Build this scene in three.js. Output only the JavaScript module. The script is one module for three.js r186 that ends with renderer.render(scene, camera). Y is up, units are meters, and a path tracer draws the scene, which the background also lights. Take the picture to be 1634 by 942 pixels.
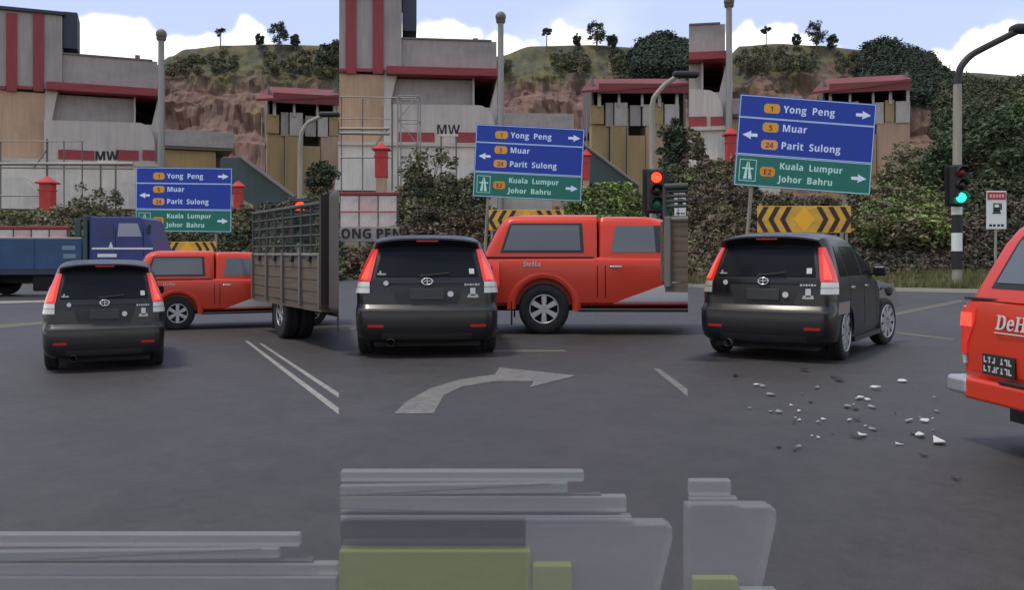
import * as THREE from 'three';
import { mergeGeometries, mergeVertices, toCreasedNormals } from 'three/addons/utils/BufferGeometryUtils.js';
import { RoundedBoxGeometry } from 'three/addons/geometries/RoundedBoxGeometry.js';
import { TextGeometry } from 'three/addons/geometries/TextGeometry.js';
import { FontLoader } from 'three/addons/loaders/FontLoader.js';
import { ImprovedNoise } from 'three/addons/math/ImprovedNoise.js';
import { Brush, Evaluator, SUBTRACTION } from 'three-bvh-csg';

// ------------------------------------------------------------------ camera
const scene = new THREE.Scene();
const F = 1400, HZ = 405, CH = 1.4;               // focal length and horizon of a 1634 x 942 frame, lens height in metres
const camera = new THREE.PerspectiveCamera(2 * Math.atan(471 / F) * 180 / Math.PI, 1634 / 942, 0.05, 4000);
camera.position.set(0, CH, 0);
camera.lookAt(0, CH, -10);
camera.setViewOffset(1634, 942, 0, 471 - HZ, 1634, 942);
scene.add(camera);

// ------------------------------------------------------------------ helpers: numbers
let seed = 7;
function rnd() { seed = (seed + 0x6D2B79F5) | 0; let t = Math.imul(seed ^ (seed >>> 15), 1 | seed); t = (t + Math.imul(t ^ (t >>> 7), 61 | t)) ^ t; return ((t ^ (t >>> 14)) >>> 0) / 4294967296; }
const rr = (a, b) => a + (b - a) * rnd();
const perlin = new ImprovedNoise();
function fbm(x, y, z, o = 4) { let s = 0, a = 0.5, f = 1; for (let i = 0; i < o; i++) { s += a * perlin.noise(x * f, y * f, z * f); a *= 0.5; f *= 2.03; } return s; }
const clamp = (v, a = 0, b = 1) => Math.max(a, Math.min(b, v));
const smooth = (a, b, v) => { const t = clamp((v - a) / (b - a)); return t * t * (3 - 2 * t); };
const lerp = (a, b, t) => a + (b - a) * t;
function poly(pts, x) { if (x <= pts[0][0]) return pts[0][1]; for (let i = 1; i < pts.length; i++) if (x <= pts[i][0]) { const t = (x - pts[i - 1][0]) / (pts[i][0] - pts[i - 1][0]); return lerp(pts[i - 1][1], pts[i][1], t * t * (3 - 2 * t)); } return pts[pts.length - 1][1]; }
const W = (px, py, d) => new THREE.Vector3((px - 817) / F * d, CH + (HZ - py) / F * d, -d);
const GD = py => CH * F / (py - HZ);               // distance of a point of the road
const G = (px, py) => W(px, py, GD(py));

// ------------------------------------------------------------------ sky and sun
{
  const w = 2048, h = 1024, data = new Float32Array(w * h * 4);
  // cumulus heads: azimuth (as tangent offset), elevation, size
  const heads = [];
  const head = (px, py, r) => heads.push([Math.atan((px - 817) / F), Math.atan((HZ - py) / F * Math.cos(Math.atan((px - 817) / F))), r / F]);
  for (const [a, b, c] of [[150, 80, 50], [185, 62, 42], [225, 85, 40], [290, 100, 46], [330, 95, 34], [392, 66, 30], [420, 82, 26], [60, 110, 40], [520, 120, 36],
    [640, 80, 46], [690, 78, 38], [722, 64, 32], [760, 84, 34], [805, 88, 36], [850, 92, 30], [905, 66, 28], [935, 84, 26], [1010, 120, 40],
    [1150, 80, 40], [1185, 66, 32], [1238, 68, 28], [1275, 84, 24], [1330, 120, 36], [1500, 120, 40], [1560, 92, 34], [1600, 84, 36], [1650, 90, 50]]) head(a, b, c);
  for (let i = 0; i < 260; i++) { const az = rr(-Math.PI, Math.PI); if (Math.abs(az) < 0.58) continue; heads.push([az, rr(0.1, 0.225), rr(0.02, 0.045)]); }
  for (let j = 0; j < h; j++) {
    const el = ((j + 0.5) / h - 0.5) * Math.PI;
    for (let i = 0; i < w; i++) {
      const phi = ((i + 0.5) / w - 0.5) * 2 * Math.PI;           // atan2(z, x)
      const dx = Math.cos(el) * Math.cos(phi), dy = Math.sin(el), dz = Math.cos(el) * Math.sin(phi);
      let az = Math.atan2(dx, -dz);
      const e = Math.max(el, 0);
      const t = Math.pow(clamp(e / 1.2), 0.55);
      let r = lerp(0.44, 0.27, t), g = lerp(0.51, 0.34, t), b = lerp(0.72, 0.50, t);
      let c = 0;
      if (el > -0.05 && el < 0.34) {
        const nx = fbm(az * 26, el * 26, 1.3, 5), ny = fbm(az * 26, el * 26, 7.7, 5), a2 = az + nx * 0.026, e2 = el + ny * 0.022;
        for (const [ha, he, hr] of heads) { if (Math.abs(a2 - ha) > hr) continue; const q = Math.hypot(a2 - ha, (e2 - he)) / hr; if (q < 1) c = Math.max(c, 1 - smooth(0.82, 1, q)); }
        c = Math.max(c, 1 - smooth(0.175, 0.20, e2 + 0.02 * fbm(az * 9, 3, 2, 3)));
      }
      const wisp = el > 0.12 ? smooth(0.02, 0.42, fbm(dx / (dy + 0.35) * 2.1 + 4, dz / (dy + 0.35) * 2.1, 0.4, 5)) * 0.8 : 0;
      const cc = Math.max(c, wisp * smooth(0.2, 0.4, el) * 0.9, wisp * 0.35);
      const shade = cc > 0.01 ? 0.95 + 0.2 * fbm(az * 14, el * 20, 3.1, 4) : 1;
      r = lerp(r, 1.03 * shade, cc); g = lerp(g, 1.0 * shade, cc); b = lerp(b, 0.97 * shade, cc);
      if (el < 0) { const k = smooth(0, -0.2, el); r = lerp(r, 0.2, k); g = lerp(g, 0.19, k); b = lerp(b, 0.18, k); }
      const o = (j * w + i) * 4; data[o] = r; data[o + 1] = g; data[o + 2] = b; data[o + 3] = 1;
    }
  }
  const sky = new THREE.DataTexture(data, w, h, THREE.RGBAFormat, THREE.FloatType);
  sky.mapping = THREE.EquirectangularReflectionMapping; sky.magFilter = THREE.LinearFilter; sky.minFilter = THREE.LinearFilter; sky.needsUpdate = true;
  scene.background = sky; scene.environment = sky; scene.environmentIntensity = 1;
}
const sun = new THREE.DirectionalLight(new THREE.Color(1, 0.90, 0.77), 1.5);
sun.position.set(-26, 80, -22); sun.target.position.set(0, 0, -30);
sun.castShadow = true; sun.shadow.radius = 20; sun.shadow.mapSize.set(2048, 2048);
Object.assign(sun.shadow.camera, { left: -120, right: 120, top: 120, bottom: -120, near: 1, far: 400 });
scene.add(sun, sun.target);
const renderer = new THREE.WebGLRenderer({ antialias: true });
renderer.setSize(1024, 591);
renderer.toneMapping = THREE.LinearToneMapping;
renderer.toneMappingExposure = 1.62;
renderer.shadowMap.enabled = true;

// ------------------------------------------------------------------ helpers: objects
const taken = {};
function numbered(n) { taken[n] = (taken[n] ?? -1) + 1; return taken[n] ? `${n}_${String(taken[n]).padStart(3, '0')}` : n; }
function plain(g) { const n = g.index ? g.toNonIndexed() : g; for (const k of Object.keys(n.attributes)) if (!['position', 'normal', 'uv', 'color'].includes(k)) n.deleteAttribute(k); return n; }
function merge(gs) { if (!Array.isArray(gs)) return gs; if (gs.length === 1) return gs[0]; return mergeGeometries(gs.map(plain)); }
function part(name, gs, mat, parent) { const m = new THREE.Mesh(merge(gs), mat); m.name = name; m.castShadow = m.receiveShadow = true; parent.add(m); return m; }
function thing(name, label, category, group) { const o = new THREE.Group(); o.name = numbered(name); o.userData = { label, category }; if (group) o.userData.group = group; scene.add(o); return o; }
function single(name, label, category, gs, mat, group) { const m = part(numbered(name), gs, mat, scene); m.userData = { label, category }; if (group) m.userData.group = group; return m; }
function struct(name, gs, mat) { const m = part(numbered(name), gs, mat, scene); m.userData = { kind: 'structure' }; return m; }
const at = (g, x, y, z, rx = 0, ry = 0, rz = 0) => { if (rx) g.rotateX(rx); if (ry) g.rotateY(ry); if (rz) g.rotateZ(rz); return g.translate(x, y, z); };
const box = (w, h, d, x = 0, y = 0, z = 0, rx = 0, ry = 0, rz = 0) => at(new THREE.BoxGeometry(w, h, d), x, y, z, rx, ry, rz);
const rbox = (w, h, d, x = 0, y = 0, z = 0, r = 0.02, s = 2) => at(new RoundedBoxGeometry(w, h, d, s, Math.min(r, w / 2.01, h / 2.01, d / 2.01)), x, y, z);
const span = (x0, y0, z0, x1, y1, z1) => box(x1 - x0, y1 - y0, z1 - z0, (x0 + x1) / 2, (y0 + y1) / 2, (z0 + z1) / 2);
function rod(a, b, r, n = 8, r2 = r) {
  const A = new THREE.Vector3(...a), B = new THREE.Vector3(...b), d = B.clone().sub(A), g = new THREE.CylinderGeometry(r2, r, d.length(), n);
  g.applyQuaternion(new THREE.Quaternion().setFromUnitVectors(new THREE.Vector3(0, 1, 0), d.clone().normalize()));
  return g.translate((A.x + B.x) / 2, (A.y + B.y) / 2, (A.z + B.z) / 2);
}
const tube = (pts, r, seg = 24, n = 8) => new THREE.TubeGeometry(new THREE.CatmullRomCurve3(pts.map(p => new THREE.Vector3(...p)), false, 'catmullrom', 0.3), seg, r, n, false);
function prism(pts, depth, bevel = 0) { const s = new THREE.Shape(pts.map(p => new THREE.Vector2(p[0], p[1]))), g = new THREE.ExtrudeGeometry(s, bevel ? { depth, bevelEnabled: true, bevelThickness: bevel, bevelSize: bevel, bevelSegments: 2, curveSegments: 8 } : { depth, bevelEnabled: false }), u = g.attributes.uv; for (let i = 0; i < u.count; i++) u.setXY(i, u.getX(i) * 0.07, u.getY(i) * 0.07); return g; }
function tint(g, fn) { const p = g.attributes.position, c = new Float32Array(p.count * 3); for (let i = 0; i < p.count; i++) { const v = fn(p.getX(i), p.getY(i), p.getZ(i), i); c[i * 3] = v[0]; c[i * 3 + 1] = v[1]; c[i * 3 + 2] = v[2]; } g.setAttribute('color', new THREE.BufferAttribute(c, 3)); return g; }

// ------------------------------------------------------------------ materials
function noiseTex(n, fn, rep = 1, srgb = true) {
  const d = new Uint8Array(n * n * 4);
  for (let j = 0; j < n; j++) for (let i = 0; i < n; i++) { const v = fn(i / n, j / n, i, j), o = (j * n + i) * 4; for (let k = 0; k < 3; k++) d[o + k] = clamp(Array.isArray(v) ? v[k] : v) * 255; d[o + 3] = 255; }
  const t = new THREE.DataTexture(d, n, n); t.wrapS = t.wrapT = THREE.RepeatWrapping; t.magFilter = THREE.LinearFilter; t.minFilter = THREE.LinearMipmapLinearFilter; t.generateMipmaps = true; t.repeat.set(rep, rep); if (srgb) t.colorSpace = THREE.SRGBColorSpace; t.needsUpdate = true; return t;
}
// value noise that repeats, so that textures tile
function lattice(x, y, z) { let h = Math.imul(x, 374761393) ^ Math.imul(y, 668265263) ^ Math.imul(z, 2147483647); h = Math.imul(h ^ (h >>> 13), 1274126177); return ((h ^ (h >>> 16)) >>> 0) / 4294967296 - 0.5; }
function vnoise(x, y, px, py, z) { const i = Math.floor(x), j = Math.floor(y), a = x - i, b = y - j, s = a * a * (3 - 2 * a), t = b * b * (3 - 2 * b), m = (v, q) => ((v % q) + q) % q; return lerp(lerp(lattice(m(i, px), m(j, py), z), lattice(m(i + 1, px), m(j, py), z), s), lerp(lattice(m(i, px), m(j + 1, py), z), lattice(m(i + 1, px), m(j + 1, py), z), s), t); }
function tnoise(u, v, fu, z, fv = fu) { let s = 0, a = 1; for (let o = 0; o < 4; o++) { s += a * vnoise(u * fu, v * fv, fu, fv, z * 7 + o); a *= 0.55; fu *= 2; fv *= 2; } return s * 0.75; }
const asphaltMap = noiseTex(1024, (u, v) => { const s = rnd(); const n = 0.82 + 0.12 * tnoise(u, v, 9, 2) + 0.14 * tnoise(u, v, 48, 5) + (s > 0.93 ? 0.2 : s < 0.08 ? -0.22 : (s - 0.5) * 0.14); return [n, n * 0.985, n]; });
const asphaltBump = noiseTex(512, () => rnd(), 1, false);
const grimeMap = noiseTex(512, (u, v) => { const n = 0.90 + 0.13 * tnoise(u, v, 5, 4) + 0.06 * tnoise(u, v, 40, 1) + (rnd() - 0.5) * 0.03; return [n, n * 0.99, n * 0.975]; });
const streakMap = noiseTex(512, (u, v) => { const n = 0.92 + 0.08 * tnoise(u, v, 48, 4, 3) + 0.10 * tnoise(u, v, 4, 8) + (rnd() - 0.5) * 0.02; return [n, n * 0.985, n * 0.96]; });
const woodMap = noiseTex(512, (u, v) => { const n = 0.78 + 0.3 * tnoise(u, v, 4, 4, 60) + 0.16 * tnoise(u, v, 6, 8); return [n, n * 0.97, n * 0.93]; });
const wornMap = noiseTex(512, (u, v) => { const a = tnoise(u, v, 18, 3), s = rnd(); const n = 0.9 + 0.3 * a - (s < 0.16 + a * 0.3 ? 0.34 : 0) + (s - 0.5) * 0.1; return [n, n * 0.99, n * 0.97]; });
const lin = c => new THREE.Color().setRGB(c[0], c[1], c[2]);
const M = (c, rough = 0.7, o = {}) => new THREE.MeshStandardMaterial({ color: Array.isArray(c) ? lin(c) : c, roughness: rough, side: THREE.DoubleSide, ...o });
const paint = (c, o = {}) => new THREE.MeshPhysicalMaterial({ color: lin(c), roughness: 0.42, clearcoat: 0.8, clearcoatRoughness: 0.2, side: THREE.DoubleSide, ...o });
const mt = {
  black: paint([0.008, 0.008, 0.010], { clearcoat: 0.4, specularIntensity: 0.6 }), red: paint([0.56, 0.036, 0.011], { clearcoat: 0.35, specularIntensity: 0.6 }), silver: paint([0.62, 0.60, 0.57]), blue: paint([0.026, 0.045, 0.20], { map: streakMap, clearcoat: 0.25, specularIntensity: 0.5 }), tealBlue: paint([0.022, 0.075, 0.19], { map: streakMap, clearcoat: 0.2, specularIntensity: 0.5 }),
  darkGlass: new THREE.MeshPhysicalMaterial({ color: lin([0.012, 0.013, 0.016]), roughness: 0.16, specularIntensity: 0.22, side: THREE.DoubleSide }),
  greyGlass: new THREE.MeshPhysicalMaterial({ color: lin([0.10, 0.11, 0.12]), roughness: 0.1, side: THREE.DoubleSide }),
  rubber: M([0.012, 0.012, 0.013], 0.85), trim: M([0.014, 0.014, 0.015], 0.6), under: M([0.008, 0.008, 0.008], 0.95), chrome: M([0.6, 0.6, 0.6], 0.25, { metalness: 0.9 }), alloy: M([0.42, 0.42, 0.43], 0.35, { metalness: 0.6 }),
  brake: paint([0.42, 0.016, 0.012], { emissive: lin([0.8, 0.04, 0.02]), emissiveIntensity: 0.22 }), brakeGlow: M([0.6, 0.03, 0.02], 0.3, { emissive: lin([1, 0.10, 0.06]), emissiveIntensity: 0.6 }), redLens: M([0.45, 0.012, 0.01], 0.2), clearLens: M([0.55, 0.55, 0.52], 0.2), sticker: M([0.6, 0.6, 0.58], 0.6), plate: M([0.012, 0.012, 0.012], 0.5), pale: M([0.5, 0.5, 0.47], 0.6),
  wood: M([0.20, 0.155, 0.12], 0.85, { map: woodMap }), cage: M([0.035, 0.042, 0.036], 0.7), net: M([0.03, 0.04, 0.03], 0.95, { map: grimeMap }), steel: M([0.16, 0.15, 0.14], 0.6, { map: grimeMap }), galv: M([0.30, 0.30, 0.29], 0.5, { metalness: 0.3, map: grimeMap }),
  wall: M([0.37, 0.34, 0.335], 0.75, { map: streakMap }), wallPale: M([0.52, 0.49, 0.47], 0.8, { map: streakMap }), tan: M([0.52, 0.36, 0.25], 0.85, { map: streakMap }), yellow: M([0.43, 0.32, 0.16], 0.85, { map: streakMap }), crimson: M([0.30, 0.035, 0.045], 0.6, { map: grimeMap }), roofRed: M([0.19, 0.035, 0.035], 0.7, { map: grimeMap }), opening: M([0.02, 0.018, 0.025], 0.9), navy: M([0.022, 0.028, 0.05], 0.6), whiteWall: M([0.66, 0.64, 0.60], 0.85, { map: streakMap }), silo: M([0.68, 0.66, 0.62], 0.85, { map: streakMap }), post: M([0.36, 0.34, 0.28], 0.7, { map: grimeMap }),
  signRed: M([0.55, 0.035, 0.03], 0.55, { map: grimeMap }), tealRoof: M([0.045, 0.075, 0.075], 0.6, { map: streakMap }), bark: M([0.11, 0.085, 0.06], 0.95), leaf: M([1, 1, 1], 0.75, { vertexColors: true }), dark: M([0.012, 0.012, 0.013], 0.7), white: M([0.66, 0.66, 0.62], 0.6),
  lineWhite: M([0.34, 0.33, 0.31], 0.8, { map: wornMap }), lineWorn: M([0.19, 0.185, 0.175], 0.85, { map: wornMap }), lineYellow: M([0.15, 0.14, 0.105], 0.85, { map: wornMap }),
};

// ------------------------------------------------------------------ ground, road, verge, hill
const KERB = [[-3000, 20], [-900, 470], [-200, 462], [0, 460], [541, 441], [800, 449], [1098, 459], [1400, 465], [1634, 469], [2400, 474]].slice(1).map(([a, b]) => { const p = G(a, b); return [p.x, p.z]; });
const kerbZ = x => poly(KERB, x);
function rise(s, x, z) { return poly([[0, 0.12], [0.3, 0.13], [6, 0.45], [13, 1.0], [28, 2.0], [60, 3.2], [110, 4.5], [400, 6]], s) + (s > 1 ? fbm(x * 0.12, z * 0.12, 3) * Math.min(0.6, s * 0.03) : 0); }
const landY = (x, z) => { const s = kerbZ(x) - z; return s < 0 ? 0 : rise(s, x, z); };
{
  const g = new THREE.PlaneGeometry(5000, 5000); g.rotateX(-Math.PI / 2); g.translate(0, -0.02, 0);
  struct('ground', g, M([0.10, 0.085, 0.055], 0.95));
  // asphalt: grid from behind the camera to the kerb
  const nx = 180, nz = 150, pos = [], uv = [], col = [], idx = [];
  for (let j = 0; j <= nz; j++) for (let i = 0; i <= nx; i++) {
    const x = lerp(-60, 60, i / nx), z = lerp(14, kerbZ(x), Math.pow(j / nz, 1.15));
    pos.push(x, 0, z); uv.push(x / 3.1, z / 3.1);
    const a = fbm(x * 0.22, z * 0.16, 2.2, 4), b = fbm(x * 1.1, z * 0.5, 5.2, 3), e = fbm(x * 0.8 + z * 0.12, z * 0.05, 9.1, 3), c = 0.056 * (1 + 0.36 * a + 0.18 * b + 0.3 * e);
    col.push(c * 1.08, c * 0.985, c * 0.945);
  }
  for (let j = 0; j < nz; j++) for (let i = 0; i < nx; i++) { const a = j * (nx + 1) + i; idx.push(a, a + 1, a + nx + 1, a + 1, a + nx + 2, a + nx + 1); }
  const r = new THREE.BufferGeometry(); r.setAttribute('position', new THREE.Float32BufferAttribute(pos, 3)); r.setAttribute('uv', new THREE.Float32BufferAttribute(uv, 2)); r.setAttribute('color', new THREE.Float32BufferAttribute(col, 3)); r.setIndex(idx); r.computeVertexNormals();
  asphaltBump.repeat.set(4, 4);
  struct('road', r, M([1, 1, 1], 0.58, { vertexColors: true, map: asphaltMap, bumpMap: asphaltBump, bumpScale: 0.003 }));
  // kerb
  const kp = [], ki = []; let n = 0;
  for (let x = -60; x <= 60; x += 0.5) { const z = kerbZ(x); kp.push(x, 0, z, x, 0.13, z - 0.02, x, 0.13, z - 0.28, x, 0, z - 0.3); if (n) { const a = (n - 1) * 4, b = n * 4; for (let k = 0; k < 3; k++) ki.push(a + k, b + k, a + k + 1, b + k, b + k + 1, a + k + 1); } n++; }
  const kg = new THREE.BufferGeometry(); kg.setAttribute('position', new THREE.Float32BufferAttribute(kp, 3)); kg.setIndex(ki); const kn = kg.toNonIndexed(); kn.computeVertexNormals();
  struct('kerb', kn, M([0.30, 0.28, 0.24], 0.85));
  // verge and bank
  const S = [0.29, 1, 2, 3.2, 4.5, 6, 8, 10, 13, 17, 22, 28, 36, 46, 60, 80, 110, 150, 230], vp = [], vc = [], vu = [], vi = [], cx = 200;
  for (let j = 0; j < S.length; j++) for (let i = 0; i <= cx; i++) {
    const x = lerp(-140, 140, i / cx) * (1 + j * 0.06), z = kerbZ(x) - S[j], q = fbm(x * 0.35, z * 0.35, 1, 4), e = smooth(-0.15, 0.15, fbm(x * 0.09, z * 0.09, 6, 3));
    vp.push(x, rise(S[j], x, z), z); vu.push(x / 2, z / 2);
    vc.push(lerp(0.115, 0.09, e) * (1 + 0.5 * q), lerp(0.105, 0.075, e) * (1 + 0.3 * q), lerp(0.035, 0.04, e) * (1 + 0.4 * q));
  }
  for (let j = 0; j < S.length - 1; j++) for (let i = 0; i < cx; i++) { const a = j * (cx + 1) + i; vi.push(a, a + 1, a + cx + 1, a + 1, a + cx + 2, a + cx + 1); }
  const vg = new THREE.BufferGeometry(); vg.setAttribute('position', new THREE.Float32BufferAttribute(vp, 3)); vg.setAttribute('uv', new THREE.Float32BufferAttribute(vu, 2)); vg.setAttribute('color', new THREE.Float32BufferAttribute(vc, 3)); vg.setIndex(vi); vg.computeVertexNormals();
  struct('grass_verge', vg, M([1, 1, 1], 0.95, { vertexColors: true, map: asphaltMap }));
}
// quarried hill: one terrain sheet with benches cut into its face
const RIDGE = [[-300, 150], [0, 140], [200, 135], [252, 104], [275, 90], [300, 79], [360, 73], [440, 71], [541, 74], [600, 120], [760, 122], [795, 90], [850, 74], [940, 72], [1010, 76], [1098, 80], [1128, 104], [1160, 96], [1180, 74], [1240, 70], [1300, 73], [1380, 80], [1450, 98], [1540, 116], [1634, 122], [1900, 140]];
const ridgeAt = px => CH + (HZ - poly(RIDGE, px)) / F * 300;
const hillProf = [[0, 0.0], [0.1, 0.2], [0.24, 0.25], [0.3, 0.46], [0.46, 0.51], [0.52, 0.66], [0.66, 0.71], [0.72, 0.80], [0.86, 0.90], [1, 1]];
function hillPoint(X, t) {
  const px = 817 + X * F / 300, H = ridgeAt(px);
  const tt = clamp(t + 0.05 * fbm(X * 0.03, 4, 2, 3) * (1 - Math.abs(2 * t - 1)), 0, 1);
  let y = H * poly(hillProf, tt), z = lerp(-232, -300, t);
  const n = fbm(X * 0.05, y * 0.06, 2, 4), m = 0.35 - 1.6 * Math.abs(fbm(X * 0.16, y * 0.035, 8, 4));
  const k = Math.sin(Math.PI * clamp(t)); z += k * (n * 14 + m * 5); y += k * (n * 2.4 + 1.4 * fbm(X * 0.5, y * 0.5, 3, 3));
  z += k * 2.2 * fbm(X * 0.7, y * 0.35, 12, 3); return [X, y, z];
}
{
  const nx = 700, nt = 130, p = [], c = [], id = [];
  for (let j = 0; j <= nt; j++) for (let i = 0; i <= nx; i++) {
    const X = lerp(-240, 240, i / nx); let v;
    if (j <= 114) v = hillPoint(X, j / 114); else { const q = (j - 114) / 16, r = hillPoint(X, 1); v = [X, r[1] * (1 - q * q), -300 - q * 120]; }
    p.push(...v);
    const H = ridgeAt(817 + X * F / 300), h = v[1] / H, n = fbm(X * 0.06, v[1] * 0.09, 4, 4), m = fbm(X * 0.35, v[1] * 0.22, 9, 3);
    const px = 817 + X * F / 300, moss = px > 1400 ? 0.25 : 0;
    const gr = smooth(0.72, 0.84, h + n * 0.25 + m * 0.1 + moss), sc = smooth(0.06, 0.3, n + m * 0.5 - 0.02) * (0.55 + moss * 1.8);
    const st = 0.8 + 0.5 * fbm(X * 0.02, v[1] * 0.9, 6, 3), rock = [0.205 * st * (1 + 0.7 * m + 0.5 * n), 0.122 * st * (1 + 0.7 * m + 0.4 * n), 0.092 * st * (1 + 0.6 * m + 0.3 * n)];
    const grass = [0.082 * (1 + 1.2 * m + 0.6 * n), 0.078 * (1 + 0.9 * m + 0.4 * n), 0.042];
    const f = Math.max(gr, sc); c.push(lerp(rock[0], grass[0], f), lerp(rock[1], grass[1], f), lerp(rock[2], grass[2], f));
  }
  for (let j = 0; j < nt; j++) for (let i = 0; i < nx; i++) { const a = j * (nx + 1) + i; id.push(a, a + 1, a + nx + 1, a + 1, a + nx + 2, a + nx + 1); }
  const g = new THREE.BufferGeometry(); g.setAttribute('position', new THREE.Float32BufferAttribute(p, 3)); g.setAttribute('color', new THREE.Float32BufferAttribute(c, 3)); g.setIndex(id); const gf = g.toNonIndexed(); gf.computeVertexNormals();
  struct('hill', gf, M([1, 1, 1], 0.95, { vertexColors: true }));
}

// ------------------------------------------------------------------ foliage
function leafCloud(n, size, clumps, spread, colour, vary = 0.5) {       // leaf-sized faces gathered round clump centres
  const p = [], c = [], nn = []; const a = new THREE.Vector3(), b = new THREE.Vector3(), d = new THREE.Vector3();
  for (let i = 0; i < n; i++) {
    const cl = clumps[Math.floor(rnd() * clumps.length)];
    a.set(rr(-1, 1), rr(-1, 1), rr(-1, 1)); if (a.lengthSq() > 1) a.normalize(); a.multiplyScalar(Math.pow(rnd(), 0.25));
    const q = [cl[0] + a.x * spread * cl[3], cl[1] + a.y * spread * cl[3] * 0.8, cl[2] + a.z * spread * cl[3]];
    b.set(rr(-1, 1), rr(-0.6, 0.6), rr(-1, 1)).normalize(); d.set(rr(-1, 1), rr(-1, 1), rr(-1, 1)).cross(b).normalize();
    const s = size * rr(0.6, 1.3), w = s * 0.42, k = 1.3 * (1 + vary * (rnd() - 0.5) * 2), col = [colour[0] * k * rr(0.85, 1.2), colour[1] * k, colour[2] * k];
    const P = [[-s, 0], [0, w], [s, 0], [0, -w]].map(([u, v]) => [q[0] + b.x * u + d.x * v, q[1] + b.y * u + d.y * v, q[2] + b.z * u + d.z * v]);
    for (const t of [0, 1, 2, 0, 2, 3]) { p.push(...P[t]); c.push(...col); }
  }
  const g = new THREE.BufferGeometry(); g.setAttribute('position', new THREE.Float32BufferAttribute(p, 3)); g.setAttribute('color', new THREE.Float32BufferAttribute(c, 3)); g.computeVertexNormals(); return g;
}
function ellClumps(n, rx, ry, rz, y0, r = 1) { const o = []; while (o.length < n) { const x = rr(-1, 1), y = rr(-1, 1), z = rr(-1, 1), l = Math.hypot(x, y, z); if (l > 1 || l < 0.35) continue; o.push([x * rx, y0 + y * ry, z * rz, r * rr(0.6, 1.3)]); } return o; }
// a tree: tapered trunk, limbs to its clumps, crown of leaf faces
function tree(name, label, category, pos, { h, rx, ry, n = 3000, leaf = 0.12, clumps = 26, spread = 0.5, col = [0.05, 0.07, 0.025], trunk = 0.09, group }) {
  const t = thing(name, label, category, group); t.position.set(...pos);
  const cs = ellClumps(clumps, rx, ry, rx, h - ry), gs = [rod([0, -0.3, 0], [rx * 0.08, h - ry * 1.2, 0], trunk, 7, trunk * 0.6)];
  for (let i = 0; i < Math.min(12, cs.length); i++) gs.push(rod([rx * 0.05, h - ry * (1.3 + 0.3 * rnd()), 0], cs[i].slice(0, 3), trunk * 0.42, 5, trunk * 0.12));
  part('trunk', gs, mt.bark, t); part('crown', leafCloud(n, leaf, cs, spread, col), mt.leaf, t); return t;
}
// undergrowth nobody could count: copies of a few leafy tufts
const tuftGeo = [0, 1, 2].map(() => leafCloud(210, 0.16 , ellClumps(9, 0.6, 0.5, 0.6, 0), 0.42, [1, 1, 1], 0.5));
function thicket(name, label, { x0, x1, top, bottom, d0, d1, n, size, cols, patchy }) {
  const m = new THREE.InstancedMesh(tuftGeo[n % 3], mt.leaf, n), e = new THREE.Matrix4(), q = new THREE.Quaternion(), u = new THREE.Euler(), c = new THREE.Color();
  for (let i = 0; i < n; i++) {
    let px = rr(x0, x1); if (patchy) for (let q = 0; q < 8 && fbm(px * 0.022, 5.5, 1.5, 3) < 0.03; q++) px = rr(x0, x1); const T = typeof top === 'function' ? top(px) : poly(top, px), v = Math.pow(rnd(), 0.8), d = lerp(d1, d0, v) + rr(-1, 1), s = size * rr(0.6, 1.35);
    const py = lerp(T, bottom, v), p = W(px, py, d); p.y -= s * 0.4;
    u.set(rr(-0.5, 0.5), rr(0, 6.3), rr(-0.5, 0.5)); q.setFromEuler(u); e.compose(p, q, new THREE.Vector3(s, s * rr(0.8, 1.1), s)); m.setMatrixAt(i, e);
    const k = cols[Math.floor(rnd() * cols.length)], w = rr(0.7, 1.45); c.setRGB(k[0] * w, k[1] * w, k[2] * w); m.setColorAt(i, c);
  }
  m.name = numbered(name); m.userData = { kind: 'stuff', label, category: 'shrubs' }; m.castShadow = m.receiveShadow = true; scene.add(m); return m;
}

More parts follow.
